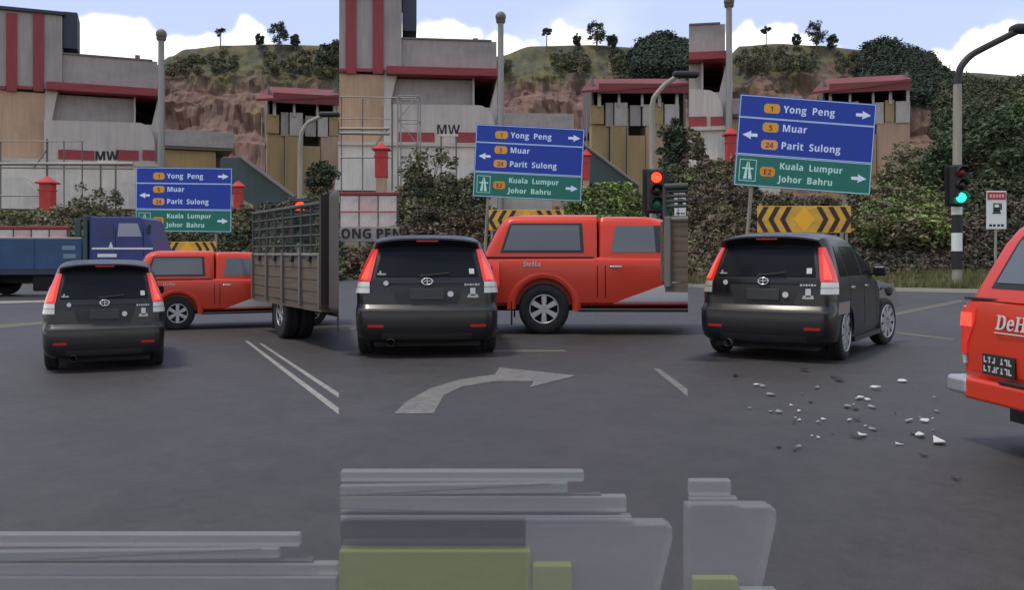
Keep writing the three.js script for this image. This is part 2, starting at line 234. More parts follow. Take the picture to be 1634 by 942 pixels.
// ------------------------------------------------------------------ the factory, once for each of the three views side by side
function factory(dx, dy, xmin, d, yaw, where) {
  const o = thing('factory_building', `grey factory with crimson band ${where}`, 'building');
  const P0 = W(xmin + dx, HZ, d); o.position.set(P0.x, 0, P0.z); o.rotation.y = yaw;
  const cs = Math.cos(yaw), sn = Math.sin(yaw);
  const sAt = px => { const q = (px + dx - 817) / F; return (q * d - P0.x) / (cs - q * sn); };
  const yAt = (py, px) => CH + (HZ - (py + dy)) / F * (d + sAt(px) * sn);
  const B = (name, x0, y0, x1, y1, zb, zf, mat, parent = o) => { x0 = Math.max(x0, xmin); if (x1 <= x0 + 1) return null; const mx = (x0 + x1) / 2; return part(name, span(sAt(x0), yAt(y1, mx), zb, sAt(x1), yAt(y0, mx), zf), mat, parent); };
  const base = yAt(400, 100) ;
  // tower
  const tw = B('tower_wall', -5, 20, 100, 140, -8, 0, mt.wall);
  if (tw) {
    for (const [a, b] of [[11, 28], [54, 71]]) B('red_stripe', a, 21, b, 146, 0.003, 0.25, mt.crimson, tw);
    for (const [a, b] of [[-4, 10], [29, 53]]) B('wall_rib', a, 138, b, 143, 0.003, 0.35, mt.crimson, tw);
    B('roof_edge', -5, 15, 104, 20, -8, 0.5, mt.navy, tw);
    B('side_hood', 101, 18, 124, 76, -6, -0.4, mt.navy);
    B('tower_base', -5, 146, 72, 262, -9, -0.25, mt.tan);
    const a = sAt(72), b = sAt(97), g = prism([[a, yAt(262, 72)], [a, yAt(128, 84)], [b, yAt(92, 84)], [b - 0.2, yAt(136, 84)], [a + 0.7, yAt(200, 72)], [a + 0.7, yAt(262, 72)]], 6); g.translate(0, 0, -6.3); part('sloped_buttress', g, mt.wallPale, o);
  }
  // main hall
  const mh = B('upper_wall', 97, 91, 252, 137, -9, -0.5, mt.wall);
  const xs = [118, 140, 162, 184, 206, 228].filter(x => x > xmin + 3);
  for (const x of xs) B('cladding_joint', x, 93, x + 0.7, 136, -0.5, -0.44, mt.steel, mh);
  B('roof_edge', 97, 88.5, 244, 91, -9, -0.3, mt.steel, mh);
  B('red_band', 76, 138, 254, 150, -9, 1.1, mt.crimson);
  B('recessed_wall', 71, 151, 216, 197, -9, -1.6, mt.wall);
  for (const x of [90, 112, 134, 156, 178, 200].filter(x => x > xmin)) B('cladding_joint', x, 152, x + 0.7, 196, -1.6, -1.54, mt.steel, mh);
  B('door_jamb', 214, 151, 217, 197, -1.6, -0.9, mt.wallPale);
  B('loading_bay_wall', 213, 138, 256, 200, -18, -17.5, mt.steel); B('loading_bay_ceiling', 213, 140, 256, 150.5, -17.49, -9.01, mt.steel); B('loading_bay_wall', 250, 151, 254, 200, -17.49, -2.2, mt.steel); B('loading_bay_wall', 212, 151, 215, 200, -17.49, -9.01, mt.steel); B('loading_bay_floor', 213, 198.5, 256, 202, -17.49, -4.21, mt.steel);
  { const g = prism([[sAt(243), yAt(197, 240)], [sAt(254), yAt(151, 240)], [sAt(254), yAt(262, 240)], [sAt(240), yAt(262, 240)], [sAt(232), yAt(197, 240)]], 3.5); g.translate(0, 0, -5); part('chute', g, mt.wallPale, o); }
  // low vaulted hall in front
  if (xmin < 240) { const L = Math.max(72, xmin), q = [[sAt(L), yAt(262, 160)], [sAt(L), yAt(197.5, 160)]]; for (let i = 0; i <= 10; i++) { const a = i / 10 * Math.PI / 2; q.push([sAt(222 + 26 * Math.sin(a)), yAt(198 + (1 - Math.cos(a)) * 38, 235)]); } q.push([sAt(248), yAt(262, 235)]); const g = prism(q, 5); g.translate(0, 0, -4.2); part('vaulted_hall', g, mt.wallPale, o); }
  if (xmin < 90) B('red_sign_band', 95, 241, 152, 257, 0.805, 1.0, mt.crimson);
  B('red_sign_band', 186, 241, 222, 257, 0.805, 1.0, mt.crimson); B('red_sign_band', 228, 241, 248, 257, 0.805, 1.0, mt.crimson);
  B('lower_wall', -5, 263, 262, 360, -6, 1.4, mt.whiteWall);
  B('ledge', -5, 258, 262, 264, 0.81, 1.9, mt.wallPale);
  for (const [x, r] of [[32, 34], [196, 30]]) if (x - r > xmin - 3) { const R = r * d / F, g = new THREE.CylinderGeometry(R, R, 3, 28, 1, false, 0, Math.PI); g.rotateX(Math.PI / 2); g.rotateZ(Math.PI / 2); g.scale(1, 1.5, 1); if (g.boundingBox === null) g.computeBoundingBox(); g.translate(sAt(x), yAt(336, x) - (g.boundingBox.min.y < -0.1 ? g.boundingBox.min.y : 0), 3); part('arched_silo', g, mt.silo, o); }
  // annex
  B('annex_roof', 262, 211, 372, 236, -7, 1.2, mt.wall); B('annex_fascia', 262, 236.2, 372, 240, -7, 0.9, mt.steel);
  B('annex_wall', 262, 240.2, 345, 330, -7, -0.2, mt.yellow); B('annex_recess', 345.2, 240.2, 362, 330, -7, -6, mt.steel);
  // rooftop ventilator
  B('roof_vent', 216, 83, 224, 88, -3, -2, mt.steel);
  if (yaw > -1) { const y = yAt(380, 120); const k = span(sAt(Math.max(-5, xmin)), landY(P0.x, P0.z) - 3, -6, sAt(340), yAt(330, 120), 0); part('plinth', k, mt.whiteWall, o); }
  // stack, standing free in front of the hall
  const cp = W(258 + dx, HZ, d - 3), ck = (d - 3) / F, yb = landY(cp.x, cp.z) - 0.3, yt = CH + (HZ - dy - 58) * ck;
  const st = thing('chimney_stack', `pale chimney pipe with knob cap at the factory ${where.split(',')[0].split(' and ')[0].replace('showing only its end bay ', '')}`, 'chimney'); st.position.set(cp.x, 0, cp.z);
  part('pipe', rod([0, yb, 0], [0, yt, 0], 6.2 * ck, 14, 4.6 * ck), mt.galv, st);
  part('cap', at(new THREE.SphereGeometry(8.6 * ck, 14, 10), 0, yt + 3 * ck, 0), mt.steel, st);
  part('collar', at(new THREE.CylinderGeometry(8 * ck, 6.6 * ck, 4 * ck, 14), 0, yt - 5 * ck, 0), mt.steel, st);
  return o;
}
factory(0, 0, -5, 115, 0.40, 'beside the blue truck, seen with its whole striped tower');
factory(541, -28, 0.5, 115, 0.12, 'rising behind the scaffold and the bold lettered board');
factory(905, -53, 194, 115, -0.20, 'showing only its end bay behind the tilted direction sign');

// ------------------------------------------------------------------ roofed loading structure on tan columns
function loadingShed(dx, dy, d, x1, yaw, label, low) {
  const o = thing('loading_shed', label, 'building'), k = d / F, P0 = W(410 + dx, HZ, d); o.position.set(P0.x, 0, P0.z); o.rotation.y = yaw;
  const cs = Math.cos(yaw), sn = Math.sin(yaw), sAt = px => { const q = (px + dx - 817) / F; return (q * d - P0.x) / (cs - q * sn); }, yAt = (py, px = 470) => CH + (HZ - (py + dy)) / F * (d + sAt(px) * sn);
  const e = sAt(x1), gl = landY(P0.x, P0.z) - 2;
  // sloping roof, eaves to the front
  const r = new THREE.BufferGeometry(), L0 = sAt(409), L1 = sAt(432), ye = yAt(163), yr = yAt(125), yf = yAt(150);
  const q = [[L0, ye, 1.5], [e, yf, 1.5], [e, yr, -9], [L1, yr, -9]];
  const th = -0.45, v = [...q, ...q.map(a => [a[0], a[1] + th, a[2]])].flat(); r.setAttribute('position', new THREE.Float32BufferAttribute(v, 3));
  r.setIndex([0, 1, 2, 0, 2, 3, 4, 6, 5, 4, 7, 6, 0, 5, 1, 0, 4, 5, 1, 6, 2, 1, 5, 6, 2, 7, 3, 2, 6, 7, 3, 4, 0, 3, 7, 4]); const rn = r.toNonIndexed(); rn.computeVertexNormals(); rn.setAttribute('uv', new THREE.Float32BufferAttribute(new Float32Array(rn.attributes.position.count * 2).map((_, i) => rn.attributes.position.array[(i >> 1) * 3 + (i & 1)] * 0.1), 2));
  const roof = part('roof', rn, mt.roofRed, o);
  part('fascia', span(sAt(436), yAt(167), 0.9, e - 0.1, yAt(151.5), 1.35), mt.roofRed, roof);
  part('rear_wall', span(sAt(428), yAt(215), -22, e - 0.1, yr - 0.5, -21.5), mt.steel, o); part('rear_roof', span(sAt(430), yr - 0.9, -22, e - 0.05, yr - 0.46, -8.99), mt.roofRed, o); part('end_wall', span(sAt(428), yAt(215), -21.49, sAt(431), yr - 0.95, -2), mt.steel, o); part('end_wall', span(e - 0.5, yAt(215), -21.49, e - 0.12, yr - 0.95, -1.5), mt.steel, o); part('bay_floor', span(sAt(431.2), yAt(186), -21.49, e - 0.52, yAt(182), -6.01), mt.steel, o);
  const cols = [[436, 441], [468, 472], [505, 509], [532, 537], [560, 565]].filter(c => c[1] < x1);
  for (const [a, b] of cols) part('column', span(sAt(a), yAt(186), -0.6, sAt(b), yAt(155), -0.2), mt.wallPale, o);
  const pn = [[425, 446, 'y'], [449, 461, 'g'], [463, 484, 'p'], [488, 505, 'g'], [508, 524, 'p'], [526, 541, 'y'], [543, 566, 'p']].filter(c => c[0] < x1 - 3);
  for (const [a, b, m] of pn) part('parapet_panel', span(sAt(a), yAt(213 + (a % 5)), -1.2, sAt(Math.min(b, x1)), yAt(178 + (a % 7)), -0.3 - (a % 3) * 0.2), m === 'y' ? mt.yellow : m === 'g' ? mt.wall : mt.wallPale, o);
  const blocks = [[427, 455, 214, 296], [457, 482, 214, 300], [484, 512, 232, 300], [513, 566, 214, 300]].filter(c => c[0] < x1 - 3);
  for (const [a, b, y0, y1] of blocks) { const g = span(sAt(a), gl, -6, sAt(Math.min(b, x1)), yAt(y0), -0.4 - (a % 4) * 0.25); part('tan_wall', g, a === 513 ? mt.tan : mt.yellow, o); }
  for (const x of [418, 456, 483].filter(x => x < x1)) part('pipe', rod([sAt(x), gl, 0.4], [sAt(x), yAt(190), 0.4], 0.9 * k, 8), mt.post, o);
  return o;
}
loadingShed(0, 0, 150, 540.5, 0.3, 'tan loading shed with red roof rising behind the caged lorry');
loadingShed(518, -16, 150, 579.5, 0, 'tan loading shed with red roof rising behind the red traffic light');
loadingShed(886, -17, 150, 566, -0.3, 'tan loading shed with red roof rising behind the tilted direction sign');
for (const [dx, dy, d, lab] of [[0, 0, 105, 'dark teal sloping conveyor roof beside the small distant direction sign'], [541, -24, 105, 'dark teal sloping conveyor roof behind the level-topped direction sign']]) {
  const o = thing('conveyor_roof', lab, 'conveyor'), p = (x, y) => { const v = W(x + dx, y + dy, d); return [v.x, v.y]; };
  const g = prism([p(352, 252), p(385, 252), p(478, 322), p(478, 336), p(420, 336), p(352, 300)], 4); g.translate(0, 0, -d - 4); part('roof_slab', g, mt.tealRoof, o);
  for (const x of [372, 404, 436]) { const a = W(x + dx, 300 + dy, d); part('support', rod([a.x, landY(a.x, a.z) - 0.5, a.z - 1], [a.x, a.y, a.z - 1], 0.22), mt.steel, o); }
  part('edge_beam', rod([...p(384, 251), -d + 0.1], [...p(478, 321), -d + 0.1], 0.22), mt.steel, o);
}

// ------------------------------------------------------------------ vehicle bodies: stacked plan outlines
function shell(L) {
  const keys = ['hw', 'zr', 'zf', 'ax', 'az', 'b', 'fx', 'fz', 'fb'], dflt = { ax: 0.16, az: 0.2, b: 0.05, fx: 0.3, fz: 0.3, fb: 0.1 };
  L = L.map(l => ({ ...dflt, ...l }));
  const at_ = y => { let i = 1; while (i < L.length - 1 && y > L[i].y) i++; const A = L[i - 1], B = L[i], t = clamp((y - A.y) / (B.y - A.y)), o = {}; for (const k of keys) o[k] = lerp(A[k], B[k], t); return o; };
  const S = (u, y) => {
    const s = u < 0 ? -1 : 1, v = Math.abs(u), o = at_(y), zs = o.zr - o.b - o.az, ze = o.zf + o.fb + o.fz; let x, z;
    if (v <= 1) { x = v * (o.hw - o.ax); z = o.zr - o.b * v * v; }
    else if (v <= 2) { const a = (v - 1) * Math.PI / 2; x = o.hw - o.ax + o.ax * Math.sin(a); z = zs + o.az * Math.cos(a); }
    else if (v <= 3) { x = o.hw + 0.012 * Math.sin((v - 2) * Math.PI); z = lerp(zs, ze, v - 2); }
    else if (v <= 4) { const a = (v - 3) * Math.PI / 2; x = o.hw - o.fx + o.fx * Math.cos(a); z = ze - o.fz * Math.sin(a); }
    else { const t = 5 - v; x = t * (o.hw - o.fx); z = o.zf + o.fb * t * t; }
    return new THREE.Vector3(s * x, y, z);
  };
  const uX = (x, y) => { const o = at_(y), a = Math.abs(x), e = o.hw - o.ax; return Math.sign(x || 1) * (a <= e ? a / e : 1 + Math.asin(clamp((a - e) / o.ax)) * 2 / Math.PI); };
  const uZ = (z, y, s = 1) => { const o = at_(y), zs = o.zr - o.b - o.az, ze = o.zf + o.fb + o.fz; return s * (2 + (zs - z) / (zs - ze)); };
  const norm = (u, y) => { const e = 0.004, a = S(u + e, y).sub(S(u - e, y)), b = S(u, y + e).sub(S(u, y - e)), n = a.cross(b).normalize(), o = at_(y), c = S(u, y); if (n.x * c.x + n.z * (c.z - (o.zr + o.zf) / 2) * 0.2 < 0) n.negate(); return n; };
  function mesh() {
    const us = []; for (let i = 0; i <= 8; i++) us.push(i / 8); for (let i = 1; i <= 6; i++) us.push(1 + i / 6); for (let i = 1; i <= 14; i++) us.push(2 + i / 14); for (let i = 1; i <= 6; i++) us.push(3 + i / 6); for (let i = 1; i <= 6; i++) us.push(4 + i / 6);
    const loop = [...us, ...us.slice(1, -1).reverse().map(u => -u)], n = loop.length, p = [], id = [], ys = [];
    for (let i = 0; i < L.length; i++) { ys.push(L[i].y); if (i < L.length - 1) ys.push((L[i].y + L[i + 1].y) / 2); }
    for (const y of ys) for (const u of loop) p.push(...S(u, y).toArray());
    for (let j = 0; j < ys.length - 1; j++) for (let i = 0; i < n; i++) { const a = j * n + i, b = j * n + (i + 1) % n, c = a + n, d = b + n; id.push(a, b, c, b, d, c); }
    const cap = (j, up) => { const o = at_(ys[j]), k = p.length / 3; p.push(0, ys[j] + (up ? 0.006 : 0), (o.zr + o.zf) / 2); for (let i = 0; i < n; i++) { const a = j * n + i, b = j * n + (i + 1) % n; up ? id.push(a, b, k) : id.push(b, a, k); } };
    cap(0, false); cap(ys.length - 1, true);
    const g = new THREE.BufferGeometry(); g.setAttribute('position', new THREE.Float32BufferAttribute(p, 3)); g.setAttribute('uv', new THREE.Float32BufferAttribute(new Float32Array(p.length / 3 * 2), 2)); g.setIndex(id); g.computeVertexNormals();
    return g;
  }
  // a panel lying on the body: u0(y)..u1(y), raised by off
  function patch(u0, u1, y0, y1, off = 0.006, nu = 12, ny = 10) {
    const f = v => typeof v === 'function' ? v : () => v, a = f(u0), b = f(u1), fy0 = f(y0), fy1 = f(y1), P = [], id = [];
    const N = nu + 2, K = ny + 2;
    for (let j = -1; j <= ny + 1; j++) for (let i = -1; i <= nu + 1; i++) {
      const ti = clamp(i / nu), tj = clamp(j / ny), ya = lerp(fy0(ti), fy1(ti), tj), u = lerp(a(ya), b(ya), ti), edge = i < 0 || j < 0 || i > nu || j > ny;
      P.push(...S(u, ya).addScaledVector(norm(u, ya), edge ? -0.012 : off).toArray());
    }
    const w = N + 1; for (let j = 0; j < K; j++) for (let i = 0; i < N; i++) { const q = j * w + i; id.push(q, q + 1, q + w, q + 1, q + w + 1, q + w); }
    const g = new THREE.BufferGeometry(); g.setAttribute('position', new THREE.Float32BufferAttribute(P, 3)); g.setIndex(id); const m = toCreasedNormals(g, 0.7); m.setAttribute('uv', new THREE.Float32BufferAttribute(new Float32Array(m.attributes.position.count * 2), 2)); return m;
  }
  return { S, uX, uZ, norm, mesh, patch, at_ };
}
const csg = new Evaluator(); csg.attributes = ['position', 'normal', 'uv']; csg.useGroups = false;
function carve(g, wells) {
  let b = new Brush(g); b.updateMatrixWorld();
  for (const [x, y, z, r, w] of wells) { const c = new THREE.CylinderGeometry(r, r, w, 32); c.rotateZ(Math.PI / 2); c.translate(x, y, z); const k = new Brush(c); k.updateMatrixWorld(); b = csg.evaluate(b, k, SUBTRACTION); }
  return toCreasedNormals(b.geometry, 0.55);
}
function wheelGeo(R, w, rimR, spokes) {
  const p = [[rimR, -w * 0.42], [rimR + 0.02, -w * 0.5], [R - 0.05, -w * 0.5], [R - 0.012, -w * 0.42], [R, -w * 0.3], [R, -w * 0.06], [R - 0.008, -w * 0.05], [R - 0.008, w * 0.05], [R, w * 0.06], [R, w * 0.3], [R - 0.012, w * 0.42], [R - 0.05, w * 0.5], [rimR + 0.02, w * 0.5], [rimR, w * 0.42]];
  const tyre = new THREE.LatheGeometry(p.map(q => new THREE.Vector2(q[0], q[1])), 36); tyre.rotateZ(-Math.PI / 2);
  const lip = new THREE.TorusGeometry(rimR - 0.01, 0.013, 8, 32); lip.rotateY(Math.PI / 2); lip.translate(w * 0.43, 0, 0);
  const gs = [lip, at(new THREE.CylinderGeometry(0.055, 0.06, 0.03, 16), w * 0.36, 0, 0, 0, 0, Math.PI / 2)];
  for (let i = 0; i < spokes; i++) { const s = prism([[-0.026, 0.03], [0.026, 0.03], [0.04, rimR - 0.005], [-0.04, rimR - 0.005]], 0.022, 0.004); s.rotateY(Math.PI / 2); s.translate(w * 0.33, 0, 0); s.rotateX(i / spokes * 2 * Math.PI); gs.push(s); }
  const disc = at(new THREE.CylinderGeometry(rimR + 0.005, rimR + 0.005, w * 0.5, 28), 0, 0, 0, 0, 0, Math.PI / 2);
  return { tyre, rim: merge(gs), disc };
}
function addWheel(G_, x, y, z, side, parent, steer = 0) { const w = new THREE.Group(); w.name = 'wheel'; w.position.set(x, y, z); w.rotation.y = (side < 0 ? Math.PI : 0) + steer; parent.add(w); part('tyre', G_.tyre, mt.rubber, w); part('rim', G_.rim, mt.alloy, w); part('brake_disc', G_.disc, mt.under, w); return w; }
function place(o, target, anchor, yaw, sx, sy = sx, sz = sx) { o.scale.set(sx, sy, sz); o.rotation.y = yaw; const a = new THREE.Vector3(anchor[0] * sx, anchor[1] * sy, anchor[2] * sz).applyAxisAngle(new THREE.Vector3(0, 1, 0), yaw); o.position.copy(target).sub(a); }
// end a thing at an upright plane (what lies beyond it is not part of the picture's panel)
function trim(o, nx, nz, c) {                       // keeps points with nx * x + nz * z <= c
  o.updateMatrixWorld(true); const dead = [];
  o.traverse(m => {
    if (!m.isMesh) return; const g = plain(m.geometry), k = Object.keys(g.attributes), p = g.attributes.position, out = Object.fromEntries(k.map(a => [a, []])), v = new THREE.Vector3();
    const dist = i => { v.fromBufferAttribute(p, i).applyMatrix4(m.matrixWorld); return nx * v.x + nz * v.z - c; };
    for (let t = 0; t < p.count; t += 3) {
      const D = [dist(t), dist(t + 1), dist(t + 2)], vs = [];
      for (let i = 0; i < 3; i++) { const j = (i + 1) % 3, a = t + i, b = t + j; if (D[i] <= 0) vs.push([a, a, 0]); if ((D[i] < 0 && D[j] > 0) || (D[i] > 0 && D[j] < 0)) vs.push([a, b, D[i] / (D[i] - D[j])]); }
      for (let i = 1; i + 1 < vs.length; i++) for (const q of [vs[0], vs[i], vs[i + 1]]) for (const a of k) { const at2 = g.attributes[a], n = at2.itemSize; for (let s = 0; s < n; s++) out[a].push(lerp(at2.array[q[0] * n + s], at2.array[q[1] * n + s], q[2])); }
    }
    if (!out.position.length) { dead.push(m); return; }
    const r = new THREE.BufferGeometry(); for (const a of k) r.setAttribute(a, new THREE.Float32BufferAttribute(out[a], g.attributes[a].itemSize)); m.geometry = r;
  });
  for (const m of dead) m.parent.remove(m);
  const empty = []; o.traverse(m => { if (!m.isMesh && m !== o && !m.children.length) empty.push(m); }); for (const m of empty) m.parent.remove(m);
}

// ------------------------------------------------------------------ black hatchback
const hatchWheel = wheelGeo(0.325, 0.19, 0.235, 9);
function hatchback(label, wrecked) {
  const o = thing('hatchback_car', label, 'car'), zf = wrecked ? 0.52 : 0;
  const L = [
    { y: 0.20, hw: 0.74, zr: -0.08, zf: -3.5 + zf }, { y: 0.25, hw: 0.80, zr: -0.03, zf: -3.6 + zf }, { y: 0.34, hw: 0.825, zr: 0, zf: -3.65 + zf }, { y: 0.50, hw: 0.832, zr: 0.005, zf: -3.66 + zf }, { y: 0.585, hw: 0.832, zr: -0.005, zf: -3.65 + zf },
    { y: 0.62, hw: 0.828, zr: -0.04, zf: -3.63 + zf }, { y: 0.66, hw: 0.825, zr: -0.075, zf: -3.6 + zf }, { y: 0.80, hw: 0.826, zr: -0.085, zf: -3.55 + zf }, { y: 0.90, hw: 0.815, zr: -0.10, zf: -3.45 + zf, az: 0.24 }, { y: 0.97, hw: 0.80, zr: -0.12, zf: -3.0 + zf * 0.6, az: 0.26 }, { y: 1.03, hw: 0.785, zr: -0.15, zf: -2.75, az: 0.26 },
    { y: 1.15, hw: 0.748, zr: -0.205, zf: -2.52, az: 0.26 }, { y: 1.30, hw: 0.695, zr: -0.28, zf: -2.22, az: 0.26 }, { y: 1.40, hw: 0.655, zr: -0.34, zf: -1.98 }, { y: 1.46, hw: 0.62, zr: -0.39, zf: -1.82 }, { y: 1.50, hw: 0.565, zr: -0.45, zf: -1.66, ax: 0.3, az: 0.3 }, { y: 1.525, hw: 0.46, zr: -0.55, zf: -1.5, ax: 0.3, az: 0.3 }, { y: 1.535, hw: 0.30, zr: -0.7, zf: -1.35, ax: 0.28, az: 0.3, fx: 0.28 }];
  const s = shell(L), wz = [-0.72, -3.02], body = part('body', carve(s.mesh(), wz.flatMap(z => [[0.78, 0.31, z, 0.365, 0.36], [-0.78, 0.31, z, 0.365, 0.36]])), mt.black, o);
  part('underbody', span(-0.62, 0.14, -3.1 + zf * 0.5, 0.62, 0.3, -0.15), mt.under, o);
  // rear screen, wiper, spoiler
  const rs = part('rear_window', s.patch(y => -s.uX(0.60 - (y - 1.0) * 0.22, y), y => s.uX(0.60 - (y - 1.0) * 0.22, y), 1.0, 1.40, 0.008, 20, 10), mt.darkGlass, o);
  part('wiper', [rod([-0.06, 1.015, -0.105], [0.26, 1.05, -0.12], 0.009, 6), at(new THREE.CylinderGeometry(0.025, 0.03, 0.04, 12), -0.06, 1.01, -0.12, Math.PI / 2)], mt.trim, rs);
  const spl = (() => { const prof = [[1.505, -0.50], [1.50, -0.30], [1.485, -0.2], [1.465, -0.195], [1.43, -0.26], [1.37, -0.325], [1.37, -0.42]], n = 20, P = [], id = []; for (let i = 0; i <= n; i++) { const t = i / n * 2 - 1, x = t * 0.60; for (const [y, z] of prof) P.push(x * (1 - (1.505 - y) * -0.25), y - 0.05 * Math.abs(t) ** 3, z - 0.09 * t * t); } const m = prof.length; for (let i = 0; i < n; i++) for (let k = 0; k < m - 1; k++) { const a = i * m + k; id.push(a, a + m, a + 1, a + 1, a + m, a + m + 1); } for (let k = 1; k < m - 1; k++) { id.push(0, k, k + 1); const b = n * m; id.push(b, b + k + 1, b + k); } const g = new THREE.BufferGeometry(); g.setAttribute('position', new THREE.Float32BufferAttribute(P, 3)); g.setIndex(id); return toCreasedNormals(g, 0.6); })();
  const so = part('spoiler', spl, mt.black, o); part('high_brake_light', rbox(0.26, 0.022, 0.02, 0, 1.448, -0.22, 0.006), mt.redLens, so);
  // lamps
  for (const k of [1, -1]) {
    const ux = (x, y) => k * s.uX(x, y);
    const tl = part('tail_lamp', s.patch(y => ux(0.665 - (y - 0.9) * 0.20, y), y => k * lerp(1.86, 1.55, clamp((y - 0.9) / 0.42)), 0.94, 1.34, 0.016, 8, 12), mt.brake, o);
    part('glow_strip', s.patch(y => ux(0.70 - (y - 0.9) * 0.20, y), y => k * lerp(1.55, 1.3, clamp((y - 0.9) / 0.42)), 0.965, 1.29, 0.022, 6, 12), mt.brakeGlow, tl); part('indicator_lens', s.patch(y => ux(0.665, y), () => k * 1.86, 0.80, 0.865, 0.016, 8, 5), mt.clearLens, tl); part('reverse_lens', s.patch(y => ux(0.665, y), () => k * 1.86, 0.872, 0.935, 0.014, 8, 5), mt.clearLens, tl);
    part('bumper_reflector', s.patch(ux(0.50, 0.4), ux(0.68, 0.4), 0.385, 0.415, 0.008, 6, 2), mt.redLens, o);
    // side glass
    const side = (z0, z1, zt0, zt1) => s.patch(y => s.uZ(lerp(z0, zt0, (y - 1.0) / 0.36), y, k), y => s.uZ(lerp(z1, zt1, (y - 1.0) / 0.36), y, k), 1.0, 1.36, 0.006, 8, 8);
    part('side_window', side(-0.52, -0.86, -0.66, -0.86), mt.darkGlass, o); part('side_window', side(-0.92, -1.62, -0.92, -1.62), mt.darkGlass, o); part('side_window', side(-1.70, -2.42, -1.70, -1.96), mt.darkGlass, o);
    for (const z of [-0.90, -1.66, -2.44]) part('door_gap', s.patch(y => s.uZ(z + 0.006, y, k), y => s.uZ(z - 0.006, y, k), 0.32, 0.97, 0.002, 1, 8), mt.under, body);
    part('door_handle', [rbox(0.025, 0.03, 0.16, k * 0.835, 0.86, -1.04, 0.01), rbox(0.025, 0.03, 0.16, k * 0.835, 0.86, -1.82, 0.01)], mt.chrome, body);
    const mx = wrecked ? 0.90 : 0.82, mr = part('wing_mirror', [rbox(0.17, 0.13, 0.09, k * mx, 1.04, -2.33, 0.035, 3), rod([k * 0.76, 1.0, -2.36], [k * 0.86, 1.02, -2.34], 0.02)], mt.black, o); part('mirror_glass', rbox(0.14, 0.10, 0.012, k * mx, 1.04, -2.282, 0.004), mt.darkGlass, mr);
    part('sill', span(k > 0 ? 0.74 : -0.845, 0.185, -2.66, k > 0 ? 0.845 : -0.74, 0.245, -1.08), mt.black, o);
  }
  // windscreen
  part('windscreen', s.patch(y => s.uZ(-5, y) * 0 + 4.02, 5, 1.06, 1.42, 0.006, 6, 6), mt.darkGlass, o);
  // tailgate details
  const tg = part('plate_recess', s.patch(y => -s.uX(0.44 - (0.92 - y) * 0.35, y), y => s.uX(0.44 - (0.92 - y) * 0.35, y), 0.67, 0.915, 0.003, 14, 6), mt.trim, o);
  part('number_plate', [rbox(0.40, 0.13, 0.012, 0, 0.79, -0.068, 0.004)], M([0.035, 0.036, 0.04], 0.5), tg);
  part('garnish', s.patch(y => -s.uX(0.50, y), y => s.uX(0.50, y), 0.92, 0.955, 0.014, 16, 3), mt.black, o);
  const em = new THREE.TorusGeometry(0.045, 0.009, 8, 24); em.scale(1.35, 0.9, 1); part('emblem', [at(em, 0, 0.945, -0.078), box(0.012, 0.07, 0.008, 0, 0.945, -0.078), box(0.09, 0.01, 0.008, 0, 0.95, -0.078)], mt.chrome, o);
  part('round_sticker', at(new THREE.CylinderGeometry(0.036, 0.036, 0.006, 20), 0.27, 0.79, -0.072, Math.PI / 2), mt.sticker, o);
  part('round_sticker', at(new THREE.CylinderGeometry(0.030, 0.030, 0.006, 20), -0.475, 0.925, -0.092, Math.PI / 2), mt.sticker, o);
  part('model_badge', [0, 1, 2, 3, 4, 5].map(i => box(0.022, 0.028 - (i % 2) * 0.008, 0.004, 0.445 + i * 0.031, 0.905, -0.105 - i * 0.006)), mt.pale, o);
  part('square_sticker', box(0.062, 0.078, 0.004, 0.53, 0.825, -0.098, 0, 0.14), mt.sticker, o); part('curved_sticker', [box(0.13, 0.022, 0.004, 0.53, 0.755, -0.094, 0, 0.14), box(0.03, 0.03, 0.004, 0.49, 0.77, -0.086, 0, 0.1), box(0.03, 0.03, 0.004, 0.575, 0.77, -0.1, 0, 0.16)], mt.pale, o);
  part('window_sticker', [box(0.10, 0.018, 0.003, -0.53, 1.035, -0.175, 0, -0.12), box(0.02, 0.05, 0.003, -0.545, 1.05, -0.178, 0, -0.12)], mt.pale, rs); part('window_sticker', box(0.06, 0.07, 0.003, 0.52, 1.07, -0.188, -0.4, 0.12), mt.pale, rs);
  part('bumper_lip', s.patch(y => -s.uX(0.79, y), y => s.uX(0.79, y), 0.575, 0.605, 0.012, 24, 3), mt.trim, o);
  part('bumper_valance', s.patch(y => -s.uX(0.52, y), y => s.uX(0.52, y), 0.235, 0.31, 0.006, 16, 3), mt.trim, o);
  part('exhaust', at(new THREE.CylinderGeometry(0.045, 0.045, 0.2, 16, 1, true), -0.42, 0.2, -0.1, Math.PI / 2), mt.steel, o);
  for (const k of [1, -1]) { addWheel(hatchWheel, k * 0.735, 0.325, wz[0], k, o); addWheel(hatchWheel, k * (wrecked && k > 0 ? 0.80 : 0.735), 0.325, wz[1] + (wrecked ? 0.06 : 0), k, o, wrecked && k > 0 ? -0.2 : 0); }
  if (wrecked) {
    part('torn_wing', [at(new THREE.BoxGeometry(0.02, 0.34, 0.5), 0.86, 0.62, -3.12, 0.2, -0.35, 0.2), at(new THREE.BoxGeometry(0.3, 0.02, 0.34), 0.74, 0.80, -3.25, 0.3, 0.2, -0.3)], mt.black, o);
    part('hanging_lamp', [rbox(0.16, 0.15, 0.2, 0.82, 0.74, -3.2, 0.05)], mt.trim, o);
    part('scraped_quarter', s.patch(() => 2.0, () => 2.22, 0.56, 0.70, 0.006, 4, 4), M([0.32, 0.27, 0.25], 0.7, { map: grimeMap }), body);
  }
  return o;
}
